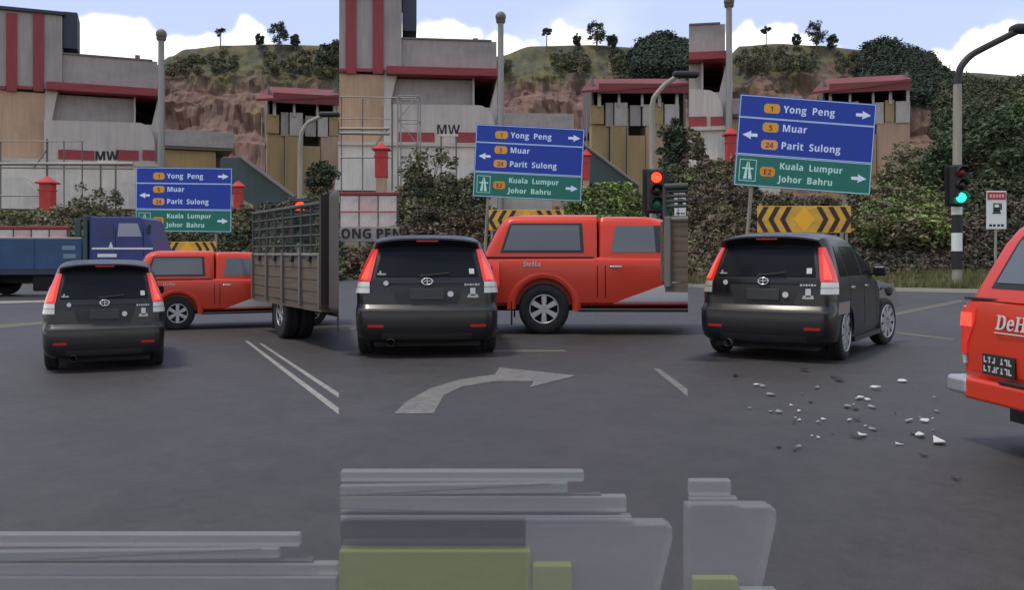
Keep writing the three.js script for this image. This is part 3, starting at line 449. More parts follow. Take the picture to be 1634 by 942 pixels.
{
  const a = hatchback('black hatchback with brake lamps lit, following the pickup beside the caged lorry', false); place(a, G(168, 592).setY(0), [0, 0, -0.15], 0.415, 0.80, 0.862, 0.82);
  const b = hatchback('black hatchback with brake lamps lit, close behind the pickup above the turn arrow', false); place(b, G(682, 568).setY(0), [0, 0, -0.3], 0.09, 1.155, 1.085, 1.1);
  const c = hatchback('wrecked black hatchback slewed round with its torn front wheel showing', true); place(c, G(1340, 577).setY(0), [0.80, 0, -0.5], -0.585, 1.08, 1.10, 1.08);
}

// ------------------------------------------------------------------ red double-cab pickup with a hard canopy
const pickWheel = wheelGeo(0.38, 0.25, 0.225, 6);
const font = await new FontLoader().loadAsync('fonts/droid/droid_sans_bold.typeface.json');
const serif = await new FontLoader().loadAsync('fonts/droid/droid_serif_bold.typeface.json');
function text(str, size, depth, f = font) { const g = new TextGeometry(str, { font: f, size, depth, curveSegments: 3 }); g.computeBoundingBox(); const b = g.boundingBox; g.translate(-(b.min.x + b.max.x) / 2, -(b.min.y + b.max.y) / 2, 0); return g; }
function pickup(label) {
  const o = thing('pickup_truck', label, 'pickup');
  const lo = shell([{ y: 0.43, hw: 0.86, zr: -0.05, zf: -4.9 }, { y: 0.48, hw: 0.91, zr: -0.02, zf: -5.05 }, { y: 0.72, hw: 0.925, zr: 0, zf: -5.12 }, { y: 0.95, hw: 0.928, zr: -0.005, zf: -5.1 }, { y: 1.08, hw: 0.92, zr: -0.01, zf: -5.0 }, { y: 1.13, hw: 0.90, zr: -0.02, zf: -4.7 }, { y: 1.16, hw: 0.86, zr: -0.05, zf: -4.2 }].map(l => ({ ax: 0.07, az: 0.12, b: 0.02, ...l })));
  const wz = [-0.98, -4.02], body = part('body', carve(lo.mesh(), wz.flatMap(z => [[0.86, 0.41, z, 0.45, 0.4], [-0.86, 0.41, z, 0.45, 0.4]])), mt.red, o);
  part('chassis', [span(-0.62, 0.34, -4.6, 0.62, 0.56, -0.2)], mt.under, o);
  const up = shell([{ y: 1.15, hw: 0.875, zr: -1.80, zf: -3.95 }, { y: 1.25, hw: 0.86, zr: -1.80, zf: -3.78 }, { y: 1.55, hw: 0.78, zr: -1.805, zf: -3.25 }, { y: 1.70, hw: 0.735, zr: -1.81, zf: -3.0 }, { y: 1.76, hw: 0.69, zr: -1.83, zf: -2.85 }, { y: 1.785, hw: 0.58, zr: -1.88, zf: -2.7 }].map(l => ({ ax: 0.05, az: 0.05, b: 0.01, ...l })));
  const cab = part('cab', toCreasedNormals(up.mesh(), 0.55), mt.red, o);
  const cn = shell([{ y: 1.155, hw: 0.885, zr: -0.02, zf: -1.785 }, { y: 1.20, hw: 0.88, zr: -0.035, zf: -1.785 }, { y: 1.60, hw: 0.80, zr: -0.24, zf: -1.785 }, { y: 1.72, hw: 0.765, zr: -0.33, zf: -1.785 }, { y: 1.785, hw: 0.70, zr: -0.42, zf: -1.79 }, { y: 1.815, hw: 0.56, zr: -0.58, zf: -1.79 }].map(l => ({ ax: 0.12, az: 0.14, b: 0.04, fx: 0.03, fz: 0.02, fb: 0.003, ...l })));
  const can = part('canopy', toCreasedNormals(cn.mesh(), 0.55), mt.red, o);
  part('canopy_seal', [rbox(1.80, 0.022, 1.68, 0, 1.163, -0.88, 0.008)], mt.trim, o);
  part('canopy_rear_window', [cn.patch(y => -cn.uX(0.62 - (y - 1.27) * 0.16, y), y => cn.uX(0.62 - (y - 1.27) * 0.16, y), 1.25, 1.66, 0.006, 12, 8)], mt.trim, o); part('canopy_rear_glass', [cn.patch(y => -cn.uX(0.58 - (y - 1.27) * 0.16, y), y => cn.uX(0.58 - (y - 1.27) * 0.16, y), 1.29, 1.62, 0.012, 12, 8)], mt.greyGlass, o);
  for (const k of [1, -1]) {
    const q = (S, z0, z1, t0, t1, y0, y1, off, m, n, par) => part(n, S.patch(y => S.uZ(lerp(z0, t0, (y - y0) / (y1 - y0)), y, k), y => S.uZ(lerp(z1, t1, (y - y0) / (y1 - y0)), y, k), y0, y1, off, 8, 8), m, par);
    q(cn, -0.32, -1.58, -0.46, -1.56, 1.23, 1.68, 0.005, mt.trim, 'canopy_window_seal', can); q(cn, -0.37, -1.53, -0.49, -1.51, 1.265, 1.645, 0.011, mt.greyGlass, 'canopy_window', can);
    q(up, -1.99, -2.66, -2.06, -2.64, 1.24, 1.64, 0.006, mt.greyGlass, 'cab_window', cab); q(up, -2.66, -2.80, -2.64, -2.78, 1.24, 1.64, 0.008, mt.trim, 'door_pillar', cab); q(up, -2.80, -3.62, -2.78, -3.10, 1.24, 1.64, 0.006, mt.greyGlass, 'cab_window', cab);
    for (const z of [-1.78, -1.90, -2.76]) part('panel_gap', lo.patch(y => lo.uZ(z + 0.007, y, k), y => lo.uZ(z - 0.007, y, k), 0.56, 1.12, 0.002, 1, 6), mt.under, body);
    // pale lower sweep on the doors: starts low behind and climbs to the front
    part('pale_side_sweep', lo.patch(y => lo.uZ(lerp(-2.02, -3.25, clamp((y - 0.47) / 0.46)), y, k), y => lo.uZ(-3.55, y, k), 0.47, 0.93, 0.005, 10, 10), mt.silver, body);
    part('door_handle', [rbox(0.035, 0.035, 0.18, k * 0.935, 1.02, -2.06, 0.012), rbox(0.035, 0.035, 0.18, k * 0.935, 1.02, -2.95, 0.012)], mt.chrome, body);
    part('side_step', [rbox(0.16, 0.05, 2.0, k * 0.93, 0.37, -2.5, 0.02), rod([k * 0.6, 0.46, -1.7], [k * 0.93, 0.44, -1.7], 0.02), rod([k * 0.6, 0.46, -3.3], [k * 0.93, 0.44, -3.3], 0.02)], mt.trim, o);
    // arch flares
    for (const z of wz) { const t = new THREE.TorusGeometry(0.492, 0.066, 8, 32, Math.PI * 1.06); t.rotateZ(-0.04 * Math.PI); t.rotateY(Math.PI / 2); t.scale(0.36, 1, 1); t.translate(k * 0.915, 0.41, z); part('wheel_arch', t, mt.red, o); }
    const tl = part('tail_lamp', lo.patch(y => k * lo.uX(0.70 + 0.10 * clamp((1.0 - y) / 0.2), y), () => k * 2.035, 0.72, 1.09, 0.022, 12, 8), mt.brake, o); part('reverse_lens', lo.patch(y => k * lo.uX(0.83, y), () => k * 2.0, 0.64, 0.71, 0.014, 8, 4), mt.clearLens, tl); part('glow_spot', lo.patch(y => k * lo.uX(0.74, y), () => k * 1.2, 0.94, 1.05, 0.03, 8, 6), mt.brakeGlow, tl);
    part('mud_flap', span(k > 0 ? 0.70 : -0.94, 0.14, -0.50, k > 0 ? 0.94 : -0.70, 0.5, -0.48), mt.rubber, o);
    part('wing_mirror', [rbox(0.2, 0.2, 0.1, k * 1.03, 1.28, -3.55, 0.04, 3)], mt.red, o);
    for (const z of wz) addWheel(pickWheel, k * 0.80, 0.38, z, k, o);
  }
  const bp = part('rear_bumper', [rbox(1.5, 0.17, 0.10, 0, 0.46, 0.02, 0.03)], mt.red, o); for (const k of [1, -1]) part('bumper_corner', rbox(0.26, 0.14, 0.20, k * 0.83, 0.47, -0.02, 0.035, 3), mt.alloy, bp); part('step_pad', rbox(0.7, 0.02, 0.08, 0, 0.556, 0.03, 0.008), mt.rubber, bp);
  const tgp = part('tailgate', lo.patch(y => -lo.uX(0.78, y), y => lo.uX(0.78, y), 0.60, 1.13, 0.012, 16, 8), mt.red, o);
  part('tailgate_handle', rbox(0.22, 0.06, 0.02, 0.3, 1.02, 0.02, 0.01), mt.trim, tgp);
  const pl = part('number_plate', rbox(0.36, 0.16, 0.012, -0.40, 0.67, 0.022, 0.005), mt.plate, tgp);
  for (let r = 0; r < 2; r++) for (let i = 0; i < 7; i++) if (!(r === 0 && i === 3)) { const x = -0.40 - 0.138 + i * 0.046, y = 0.705 - r * 0.07; part('plate_character', [box(0.028, 0.012, 0.004, x, y + (i % 2 ? 0.018 : -0.016), 0.03), box(0.011, 0.046, 0.004, x + (i % 3 - 1) * 0.012, y, 0.03)], mt.pale, pl); }
  const tx = text('DeHa', 0.11, 0.004, serif); tx.applyMatrix4(new THREE.Matrix4().set(1, 0.25, 0, 0, 0, 1, 0, 0, 0, 0, 1, 0, 0, 0, 0, 1)); tx.translate(-0.22, 1.0, 0.018);
  part('tailgate_script', [tx, box(0.46, 0.008, 0.004, -0.22, 0.92, 0.02)], mt.sticker, tgp);
  const t2 = text('DeHa', 0.07, 0.004, serif); t2.rotateY(Math.PI / 2); t2.translate(0.934, 1.06, -0.80); part('side_script', t2, mt.pale, body);
  part('tail_exhaust', at(new THREE.CylinderGeometry(0.04, 0.04, 0.4, 12, 1, true), 0.5, 0.4, -0.2, Math.PI / 2), mt.steel, o);
  return o;
}
{
  const a = pickup('small red pickup with canopy and pale door sweep, partly hidden by the caged lorry'); place(a, G(284, 527).setY(0), [0.92, 0, -0.98], -1.17, 0.80);
  { const q = (541 - 817) / F, l = Math.hypot(1, q); trim(a, 1 / l, q / l, 0); }
  const b = pickup('red pickup with canopy side on, its pale door sweep beside the turn arrow'); place(b, G(868, 534).setY(0), [0.92, 0, -0.98], -Math.PI / 2 - 0.03, 1.15);
  const q = (1097.5 - 817) / F, l = Math.hypot(1, q); trim(b, 1 / l, q / l, 0);
  const c = pickup('red pickup with script lettering and black number plate on its tailgate'); const v = W(1526, 405, 6.6); place(c, v.setY(0), [-0.93, 0, 0], -1.44, 0.92);
}

// ------------------------------------------------------------------ caged lorry
function lorry(label, target, yaw, sc, panelEdge, [b0, b1, top] = [0.66, 1.36, 2.12]) {
  const o = thing('caged_lorry', label, 'lorry');
  // local: rear end at z = 0, drives toward -z; the side in view is x = +hw
  const hw = 1.0, Lz = -3.93;
  const sideW = new THREE.Group(); sideW.name = 'drop_side'; o.add(sideW);
  for (let k = 0; k < 4; k++) { const h = (b1 - b0) / 4; part('plank', rbox(0.045, h - 0.012, -Lz, hw - 0.02 + (k % 2) * 0.004, b0 + h * (k + 0.5), Lz / 2, 0.006, 1), mt.wood, sideW); }
  for (const z of [-0.04, -1.0, -1.98, -2.95, -3.89]) part('stake', rbox(0.06, b1 - b0 + 0.1, 0.07, hw + 0.02, (b0 + b1) / 2, z, 0.01), mt.steel, sideW);
  part('top_rail', [rod([hw, b1 + 0.02, 0], [hw, b1 + 0.02, Lz], 0.03)], mt.steel, sideW);
  for (const z of [-0.5, -1.5, -2.5, -3.4]) part('latch', rbox(0.05, 0.09, 0.12, hw + 0.03, b1 - 0.03, z, 0.015), mt.trim, sideW);
  part('deck', span(-hw, b0 - 0.10, Lz, hw, b0 - 0.012, 0), mt.wood, o); part('tailboard', [rbox(2.0, b1 - b0, 0.05, 0, (b0 + b1) / 2, 0.03, 0.01)], mt.wood, o);
  const cage = new THREE.Group(); cage.name = 'cage'; o.add(cage);
  for (const s of [1, -1]) {
    for (let i = 0; i <= 8; i++) part('cage_post', rod([s * hw, b1 - 0.1, Lz * i / 8], [s * hw, top, Lz * i / 8], 0.026, 6), mt.cage, cage);
    for (let i = 0; i < 5; i++) part('cage_rail', rod([s * hw, lerp(b1 + 0.16, top, i / 4), 0], [s * hw, lerp(b1 + 0.16, top, i / 4), Lz], i === 4 ? 0.035 : 0.018, 6), mt.cage, cage);
    const wires = []; if (s > 0) for (let i = 0; i < 44; i++) wires.push(rod([s * (hw - 0.03), b1, Lz * (i + 0.5) / 44], [s * (hw - 0.03), top, Lz * (i + 0.5) / 44], 0.005, 4)); if (s > 0) part('wire_mesh', wires, mt.cage, cage);
  }
  part('cage_netting', span(-hw + 0.03, b1 - 0.02, Lz, -hw + 0.045, top - 0.16, 0), mt.net, cage);
  for (let i = 0; i <= 3; i++) part('cage_hoop', rod([-hw, top, Lz * i / 3], [hw, top, Lz * i / 3], 0.026, 6), mt.cage, cage);
  part('headboard', [span(-hw - 0.03, b0, Lz - 0.10, hw + 0.05, top + 0.12, Lz - 0.02)], M([0.045, 0.03, 0.028], 0.8, { map: grimeMap }), o);
  part('cab', [rbox(2.0, 1.75, 1.5, 0, 1.42, Lz - 0.95, 0.12, 3)], M([0.05, 0.035, 0.033], 0.6), o);
  part('chassis', [span(-0.45, 0.42, Lz - 1.5, -0.33, 0.56, -0.2), span(0.33, 0.42, Lz - 1.5, 0.45, 0.56, -0.2), span(-0.9, 0.5, -1.15, 0.9, 0.56, -1.0)], mt.under, o);
  const wg = wheelGeo(0.40, 0.24, 0.2, 5);
  for (const s of [1, -1]) { addWheel(wg, s * 0.86, 0.40, -1.62, s, o); addWheel(wg, s * 0.60, 0.40, -1.62, s, o); addWheel(wg, s * 0.82, 0.40, Lz - 0.8, s, o); part('mud_flap', span(s * 0.72 - 0.22, 0.12, -1.06, s * 0.72 + 0.22, 0.62, -1.04), mt.rubber, o); }
  place(o, target, [hw, 0, 0], yaw, sc);
  const q = (panelEdge - 817) / F, l = Math.hypot(1, q); trim(o, 1 / l, q / l, 0);
  return o;
}
lorry('lorry with wooden drop sides and wire cage beside the double white lines', W(405, 405, 15.9).setY(0), Math.PI + 0.527 , 1, 541);
lorry('end of a brown lorry bed in front of the red pickup doors', W(1061, 405, 11.4).setY(0), Math.PI + 1.05, 1.22, 1097.5, [0.84, 1.49, 1.86]);

// ------------------------------------------------------------------ blue flatbed truck
{
  const o = thing('flatbed_truck', 'dark blue flatbed truck with teal drop side below the pink-topped hoarding', 'truck');
  // local: nose toward +x, side in view z = +1
  const u = 29 / F, X = px => (px - 150) * u * 1.06, Y = py => CH + (HZ - py) * u;
  const ds = part('drop_side', [rbox(X(148) - X(-140), Y(380) - Y(430), 0.06, (X(148) + X(-140)) / 2, (Y(380) + Y(430)) / 2, 1.0, 0.02)], mt.tealBlue, o);
  for (const px of [-120, -70, -20, 30, 80]) part('side_seam', rbox(0.05, Y(381) - Y(429), 0.03, X(px), (Y(380) + Y(430)) / 2, 1.04, 0.01), mt.tealBlue, ds);
  part('top_rail', rbox(X(148) - X(-140), 0.07, 0.1, (X(148) + X(-140)) / 2, Y(381), 1.0, 0.02), mt.galv, ds);
  part('side_notice', [rbox(0.42, 0.14, 0.01, X(130), Y(396), 1.036, 0.004), rbox(0.40, 0.14, 0.01, X(131), Y(409), 1.036, 0.004)], M([0.14, 0.20, 0.26], 0.6), ds);
  part('deck', span(X(-140), Y(438), -1, X(148), Y(429), 1.02), mt.navy, o); part('far_drop_side', rbox(X(148) - X(-140), Y(380) - Y(430), 0.06, (X(148) + X(-140)) / 2, (Y(380) + Y(430)) / 2, -1.0, 0.02), mt.tealBlue, o);
  part('headboard', [rbox(0.12, Y(345) - Y(430), 2.1, X(153), (Y(345) + Y(430)) / 2, 0, 0.02), rbox(0.2, Y(350) - Y(378), 0.1, X(142), Y(364), 0.98, 0.02)], M([0.03, 0.06, 0.06], 0.7), o);
  const c0 = X(160), c1 = X(252), cy0 = Y(452), cy1 = Y(349);
  const cs = prism([[c0, cy0], [c1 - 0.02, cy0], [c1, lerp(cy0, cy1, 0.45)], [c1 - 0.38, cy1 - 0.06], [c1 - 0.5, cy1], [c0 + 0.06, cy1], [c0, cy1 - 0.08]], 1.9, 0.05); cs.translate(0, 0, -0.95);
  const cab = part('cab', cs, mt.blue, o);
  const wd = prism([[X(199), Y(378)], [X(234), Y(378)], [X(228), Y(357)], [X(201), Y(357)]], 0.02); wd.translate(0, 0, 1.005); part('door_window', wd, M([0.22, 0.23, 0.30], 0.15), cab);
  const wq = prism([[X(170), Y(380)], [X(193), Y(380)], [X(193), Y(358)], [X(170), Y(358)]], 0.012); wq.translate(0, 0, 1.005); part('rear_quarter_panel', wq, M([0.022, 0.03, 0.10], 0.5), cab);
  part('pale_stripe', [rbox(c1 - c0 - 0.1, 0.06, 0.012, (c0 + c1) / 2, Y(397), 1.01, 0.004)], mt.sticker, cab); part('pale_stripe', [rbox(0.6, 0.11, 0.012, X(184), Y(408), 1.01, 0.004)], mt.sticker, cab);
  const em = prism([[X(186), Y(396)], [X(193), Y(396)], [X(189.5), Y(386)]], 0.012); em.translate(0, 0, 1.01); part('triangle_emblem', em, mt.sticker, cab);
  part('door_gap', [rbox(0.015, 1.2, 0.01, X(196), Y(395), 1.006, 0.003), rbox(0.015, 1.2, 0.01, X(236), Y(395), 1.006, 0.003)], mt.under, cab);
  part('wing_mirror', [rbox(0.08, 0.34, 0.16, X(246), Y(366), 1.14, 0.03), rod([X(243), Y(366), 1], [X(246), Y(366), 1.14], 0.02)], mt.trim, cab);
  part('chassis', [span(X(-140), Y(452), -0.5, X(200), Y(438.5), 0.5), rbox(1.0, 0.5, 0.4, X(100), Y(452), 0.75, 0.05)], mt.under, o);
  const wg = wheelGeo(0.46, 0.28, 0.25, 6);
  for (const px of [-90, 5, 205]) for (const s of [1, -1]) { const w = new THREE.Group(); w.name = 'wheel'; w.position.set(X(px), 0.46, s * 0.86); w.rotation.y = s > 0 ? -Math.PI / 2 : Math.PI / 2; o.add(w); part('tyre', wg.tyre, mt.rubber, w); part('rim', wg.rim, mt.alloy, w); part('brake_disc', wg.disc, mt.under, w); }
  const p = W(152, 405, 29.6); o.position.set(p.x, 0, p.z); o.rotation.y = 0.10;
}

// ------------------------------------------------------------------ road markings
function marking(name, label, pts, mat, h = 0.004) {
  const s = new THREE.Shape(pts.map(([x, y]) => { const g = G(x, y); return new THREE.Vector2(g.x, -g.z); })), g = new THREE.ShapeGeometry(s); g.rotateX(-Math.PI / 2); g.translate(0, h, 0);
  const m = struct(name, g, mat); m.userData.label = label; return m;
}
marking('lane_line', 'left stripe of the double white line beside the caged lorry', [[391, 545], [397, 545], [541, 652], [541, 663]], mt.lineWhite);
marking('lane_line', 'right stripe of the double white line beside the caged lorry', [[414, 549], [419, 549], [541, 628], [541, 636]], mt.lineWhite);
marking('turn_arrow', 'worn white right turn arrow', [[629, 661], [648, 642], [686, 621], [731, 607], [790, 598], [797, 587], [919, 600], [845, 619], [852, 609], [790, 609], [737, 618], [708, 632], [692, 661]], mt.lineWorn);
marking('lane_line', 'white lane line beside the turn arrow', [[1042, 589], [1052, 589], [1097, 622], [1097, 634]], mt.lineWorn);
marking('edge_line', 'pale line along the crossing beside the blue truck', [[-60, 486], [-60, 482], [245, 476.5], [245, 479]], mt.lineWhite);
marking('box_line', 'faded yellow line beside the hatchback behind the caged lorry', [[-40, 529], [-40, 521], [78, 513], [78, 517]], mt.lineYellow);
marking('box_line', 'faded yellow line beside the hatchback above the turn arrow', [[543, 531], [543, 524], [577, 520], [577, 524]], mt.lineYellow);
marking('stop_line', 'faded pale line behind the pickup wheel', [[770, 563], [768, 559], [900, 559], [905, 562]], mt.lineYellow);
marking('stop_line', 'faded pale line beyond the wrecked hatchback', [[1425, 505], [1420, 501], [1530, 479], [1540, 481]], mt.lineYellow);
marking('stop_line', 'faded pale line beyond the wrecked hatchback', [[1430, 533], [1428, 530], [1520, 541], [1522, 544]], mt.lineYellow);

// ------------------------------------------------------------------ direction signs
const signCanvas = document.createElement('canvas'); signCanvas.width = 1024; signCanvas.height = 684;
{
  const c = signCanvas.getContext('2d'), H = 684; c.fillStyle = '#00349a'; c.fillRect(0, 0, 1024, H); c.fillStyle = '#0d6b5c'; c.fillRect(0, 448, 1024, H - 448);
  c.strokeStyle = '#bcd0ee'; c.lineWidth = 6; c.strokeRect(7, 7, 1010, 160); c.strokeRect(7, 173, 1010, 270); c.strokeRect(7, 453, 1010, 224);
  c.textBaseline = 'middle'; c.fillStyle = '#d4e2f6'; c.font = 'bold 74px sans-serif';
  c.fillText('Yong  Peng', 330, 90); c.fillText('Muar', 330, 232); c.fillText('Parit  Sulong', 330, 362); c.font = 'bold 68px sans-serif'; c.fillStyle = '#bfe6dc'; c.fillText('Kuala  Lumpur', 330, 516); c.fillText('Johor  Bahru', 330, 612);
  const shield = (x, y, t, w, bg) => { c.fillStyle = bg; c.beginPath(); c.moveTo(x - w, y - 20); c.lineTo(x - w + 16, y - 36); c.lineTo(x + w - 16, y - 36); c.lineTo(x + w, y - 20); c.lineTo(x + w, y + 20); c.lineTo(x + w - 16, y + 36); c.lineTo(x - w + 16, y + 36); c.lineTo(x - w, y + 20); c.closePath(); c.fill(); c.fillStyle = '#5a2a08'; c.font = 'bold 56px sans-serif'; c.textAlign = 'center'; c.fillText(t, x, y + 3); c.textAlign = 'left'; };
  shield(245, 92, '1', 60, '#d99a2b'); shield(245, 234, '5', 60, '#d99a2b'); shield(245, 364, '24', 62, '#dd9a55'); shield(245, 566, 'E2', 56, '#d98a2b');
  const arrow = (x, y, s) => { c.fillStyle = '#dde8f7'; c.beginPath(); c.moveTo(x - s * 56, y - 12); c.lineTo(x - s * 4, y - 12); c.lineTo(x - s * 10, y - 32); c.lineTo(x + s * 58, y); c.lineTo(x - s * 10, y + 32); c.lineTo(x - s * 4, y + 12); c.lineTo(x - s * 56, y + 12); c.closePath(); c.fill(); };
  arrow(930, 90, 1); arrow(95, 300, -1); arrow(930, 566, 1);
  c.strokeStyle = '#bfe6dc'; c.lineWidth = 5; c.strokeRect(36, 486, 122, 158); c.fillStyle = '#bfe6dc'; c.beginPath(); c.moveTo(66, 630); c.lineTo(90, 500); c.lineTo(95, 500); c.lineTo(92, 630); c.closePath(); c.fill(); c.beginPath(); c.moveTo(104, 630); c.lineTo(100, 500); c.lineTo(106, 500); c.lineTo(132, 630); c.closePath(); c.fill(); c.fillRect(56, 545, 84, 12);
}
const signTex = new THREE.CanvasTexture(signCanvas); signTex.colorSpace = THREE.SRGBColorSpace; signTex.anisotropy = 8;
const signMat = M([1, 1, 1], 0.55, { map: signTex }), chevYellow = M([0.80, 0.46, 0.05], 0.5, { map: grimeMap }), chevDark = M([0.035, 0.012, 0.01], 0.6);
function directionSign(cx, cy, w, d, roll, label) {
  const o = thing('direction_sign', label, 'road sign'), k = d / F, w_ = w * k, h_ = w_ * 0.668, p = W(cx, cy, d); o.position.copy(p); o.rotation.z = roll;
  for (const [a, b, n] of [[0, 0.247, 'blue_panel'], [0.249, 0.655, 'blue_panel'], [0.657, 1, 'green_panel']]) {
    const g = new THREE.BoxGeometry(w_, h_ * (b - a), 0.06), u = g.attributes.uv; for (let i = 0; i < u.count; i++) u.setY(i, lerp(1 - b, 1 - a, u.getY(i))); g.translate(0, h_ * (0.5 - (a + b) / 2), 0); part(n, g, signMat, o);
  }
  part('back_rail', [-0.3, 0, 0.3].map(t => box(w_ * 0.98, 0.1, 0.08, 0, t * h_, -0.08)), mt.galv, o);
  const gy = landY(p.x, p.z) - p.y - 0.3;
  for (const s of [-0.36, 0.33]) part('post', rod([s * w_, gy, -0.2], [s * w_, h_ * 0.45, -0.2], 0.085, 10), mt.post, o);
  return o;
}
directionSign(294, 319, 153, 54, -0.012, 'small blue and green direction sign behind the blue truck cab');
directionSign(843.5, 260, 173, 48, -0.05, 'blue and green direction sign behind the side-on red pickup');
directionSign(1284, 231, 218, 39, -0.075, 'largest blue and green direction sign, tilted, above the wrecked hatchback');
function chevronBoard(x0, x1, y0, y1, d, label) {
  const o = thing('chevron_board', label, 'road sign'), k = d / F, w = (x1 - x0) * k, h = (y1 - y0) * k, p = W((x0 + x1) / 2, (y0 + y1) / 2, d); o.position.copy(p);
  part('board', rbox(w, h, 0.05, 0, 0, 0, 0.015), chevYellow, o);
  const q = (pts, m, z, n) => { const g = prism(pts.map(a => [a[0] * w, a[1] * h]), 0.008); g.translate(0, 0, z); part(n, g, m, o); };
  for (const s of [-1, 1]) for (let i = 0; i < 3; i++) { const x = 0.13 + i * 0.125, e = 0.075, v = 0.055; q([[s * x, 0.47], [s * (x + v), 0.47], [s * (x + v + e), 0], [s * (x + v), -0.47], [s * x, -0.47], [s * (x + e), 0]], chevDark, 0.027, 'chevron'); }
  q([[-0.115, 0], [0, 0.47], [0.115, 0], [0, -0.47]], M([0.85, 0.42, 0.015], 0.5), 0.027, 'diamond');
  const gy = landY(p.x, p.z) - p.y - 0.2; for (const s of [-0.46, 0.46]) part('post', rod([s * w, gy, -0.08], [s * w, h * 0.6, -0.08], 0.06, 8), mt.post, o);
}
chevronBoard(252, 346, 386, 411, 52.5, 'yellow and dark chevron board peeping over the small red pickup roof');
chevronBoard(780, 900, 335, 368, 46.5, 'yellow and dark chevron board above the side-on red pickup canopy');
chevronBoard(1208, 1357, 329, 372, 37.5, 'yellow and dark chevron board with a diamond above the wrecked hatchback roof');

// ------------------------------------------------------------------ street lamps, signals, fuel signs
function bentLamp(pts, d, r, label, armMat = mt.post) {
  const o = thing('street_lamp', label, 'street lamp'), v = pts.map(([x, y]) => W(x, y, d)), b = v[0]; o.position.set(b.x, 0, b.z); const L = v.map(p => [p.x - b.x, p.y, 0]);
  const gy = landY(b.x, b.z) - 0.2; part('post', rod([0, gy, 0], L[1], r * 1.15, 12, r), mt.post, o); part('arm', tube(L.slice(1), r * 0.85, 30, 10), armMat, o);
  const e = L[L.length - 1]; part('lamp_head', rbox(r * 9, r * 2.2, r * 4, e[0] + r * 3, e[1] + r * 0.6, 0, r, 3), mt.trim, o); return o;
}
bentLamp([[478, 300], [479, 235], [482, 212], [492, 196], [515, 185]], 46, 0.12, 'bent grey street lamp rising behind the caged lorry');
bentLamp([[1042, 300], [1040, 170], [1044, 155], [1060, 136], [1080, 122]], 42, 0.14, 'bent grey street lamp rising behind the red signal');
const lampC = bentLamp([[1526, 420], [1527, 135], [1532, 108], [1552, 86], [1622, 50]], 33, 0.15, 'tall bent street lamp with banded foot behind the green signal', mt.trim);
for (let i = 0; i < 5; i++) { const a = W(1526, 285 + i * 29, 33), b = W(1526, 285 + (i + 1) * 29, 33); part('painted_band', rod([0, Math.max(b.y, landY(b.x, b.z) - 0.1), 0], [0, a.y, 0], 0.19, 12), i % 2 === 0 ? mt.dark : mt.white, lampC); }
function signal(cx, cy, hpx, d, lit, label, toGround) {
  const o = thing('traffic_light', label, 'traffic light'), k = d / F, h = hpx * k, w = h * 0.40, p = W(cx, cy, d); o.position.copy(p);
  part('housing', rbox(w, h, w * 0.6, 0, 0, 0, w * 0.1), mt.dark, o); part('backboard', rbox(w * 1.5, h * 1.08, 0.02, 0, 0, -w * 0.32, 0.008), mt.trim, o);
  const cols = { red: [[0.9, 0.05, 0.02], [1, 0.07, 0.03]], amber: [[0.10, 0.06, 0.01], null], green: [[0.02, 0.7, 0.4], [0.03, 1, 0.55]] };
  ['red', 'amber', 'green'].forEach((c, i) => {
    const y = h * (0.32 - i * 0.32), on = c === lit, m = on ? M(cols[c][0], 0.3, { emissive: lin(cols[c][1]), emissiveIntensity: 1.1 }) : M(cols[c][0].map(v => v * 0.12), 0.3);
    const L = part(`${c}_lens`, at(new THREE.SphereGeometry(w * 0.33, 18, 10, 0, Math.PI * 2, 0, Math.PI / 2), 0, y, w * 0.24, Math.PI / 2), m, o); L.scale.z = 1;
    part('visor', at(new THREE.CylinderGeometry(w * 0.38, w * 0.38, w * 0.5, 18, 1, true, Math.PI * 0.0, Math.PI), 0, y, w * 0.5, Math.PI / 2, 0, Math.PI / 2), mt.dark, o);
    if (on) { const l = new THREE.PointLight(lin(cols[c][1]), 0.6); l.position.set(0, y, w * 0.95); l.castShadow = true; o.add(l); }
  });
  if (toGround) { const gy = landY(p.x, p.z) - p.y - 0.2; part('pole', rod([0, gy, -w * 0.55], [0, h * 0.62, -w * 0.55], 0.07, 10), mt.post, o); }
  else part('bracket', [box(w * 0.4, 0.06, w * 0.8, 0, h * 0.3, -w * 0.6), box(w * 0.4, 0.06, w * 0.8, 0, -h * 0.3, -w * 0.6)], mt.trim, o);
}
signal(481, 352, 66, 40, 'red', 'red traffic light seen over the caged lorry', true);
signal(1046, 305, 66, 36, 'red', 'red traffic light above the side-on red pickup', true);
signal(1529, 296, 62, 32.4, 'green', 'green traffic light on the banded street lamp post', false);
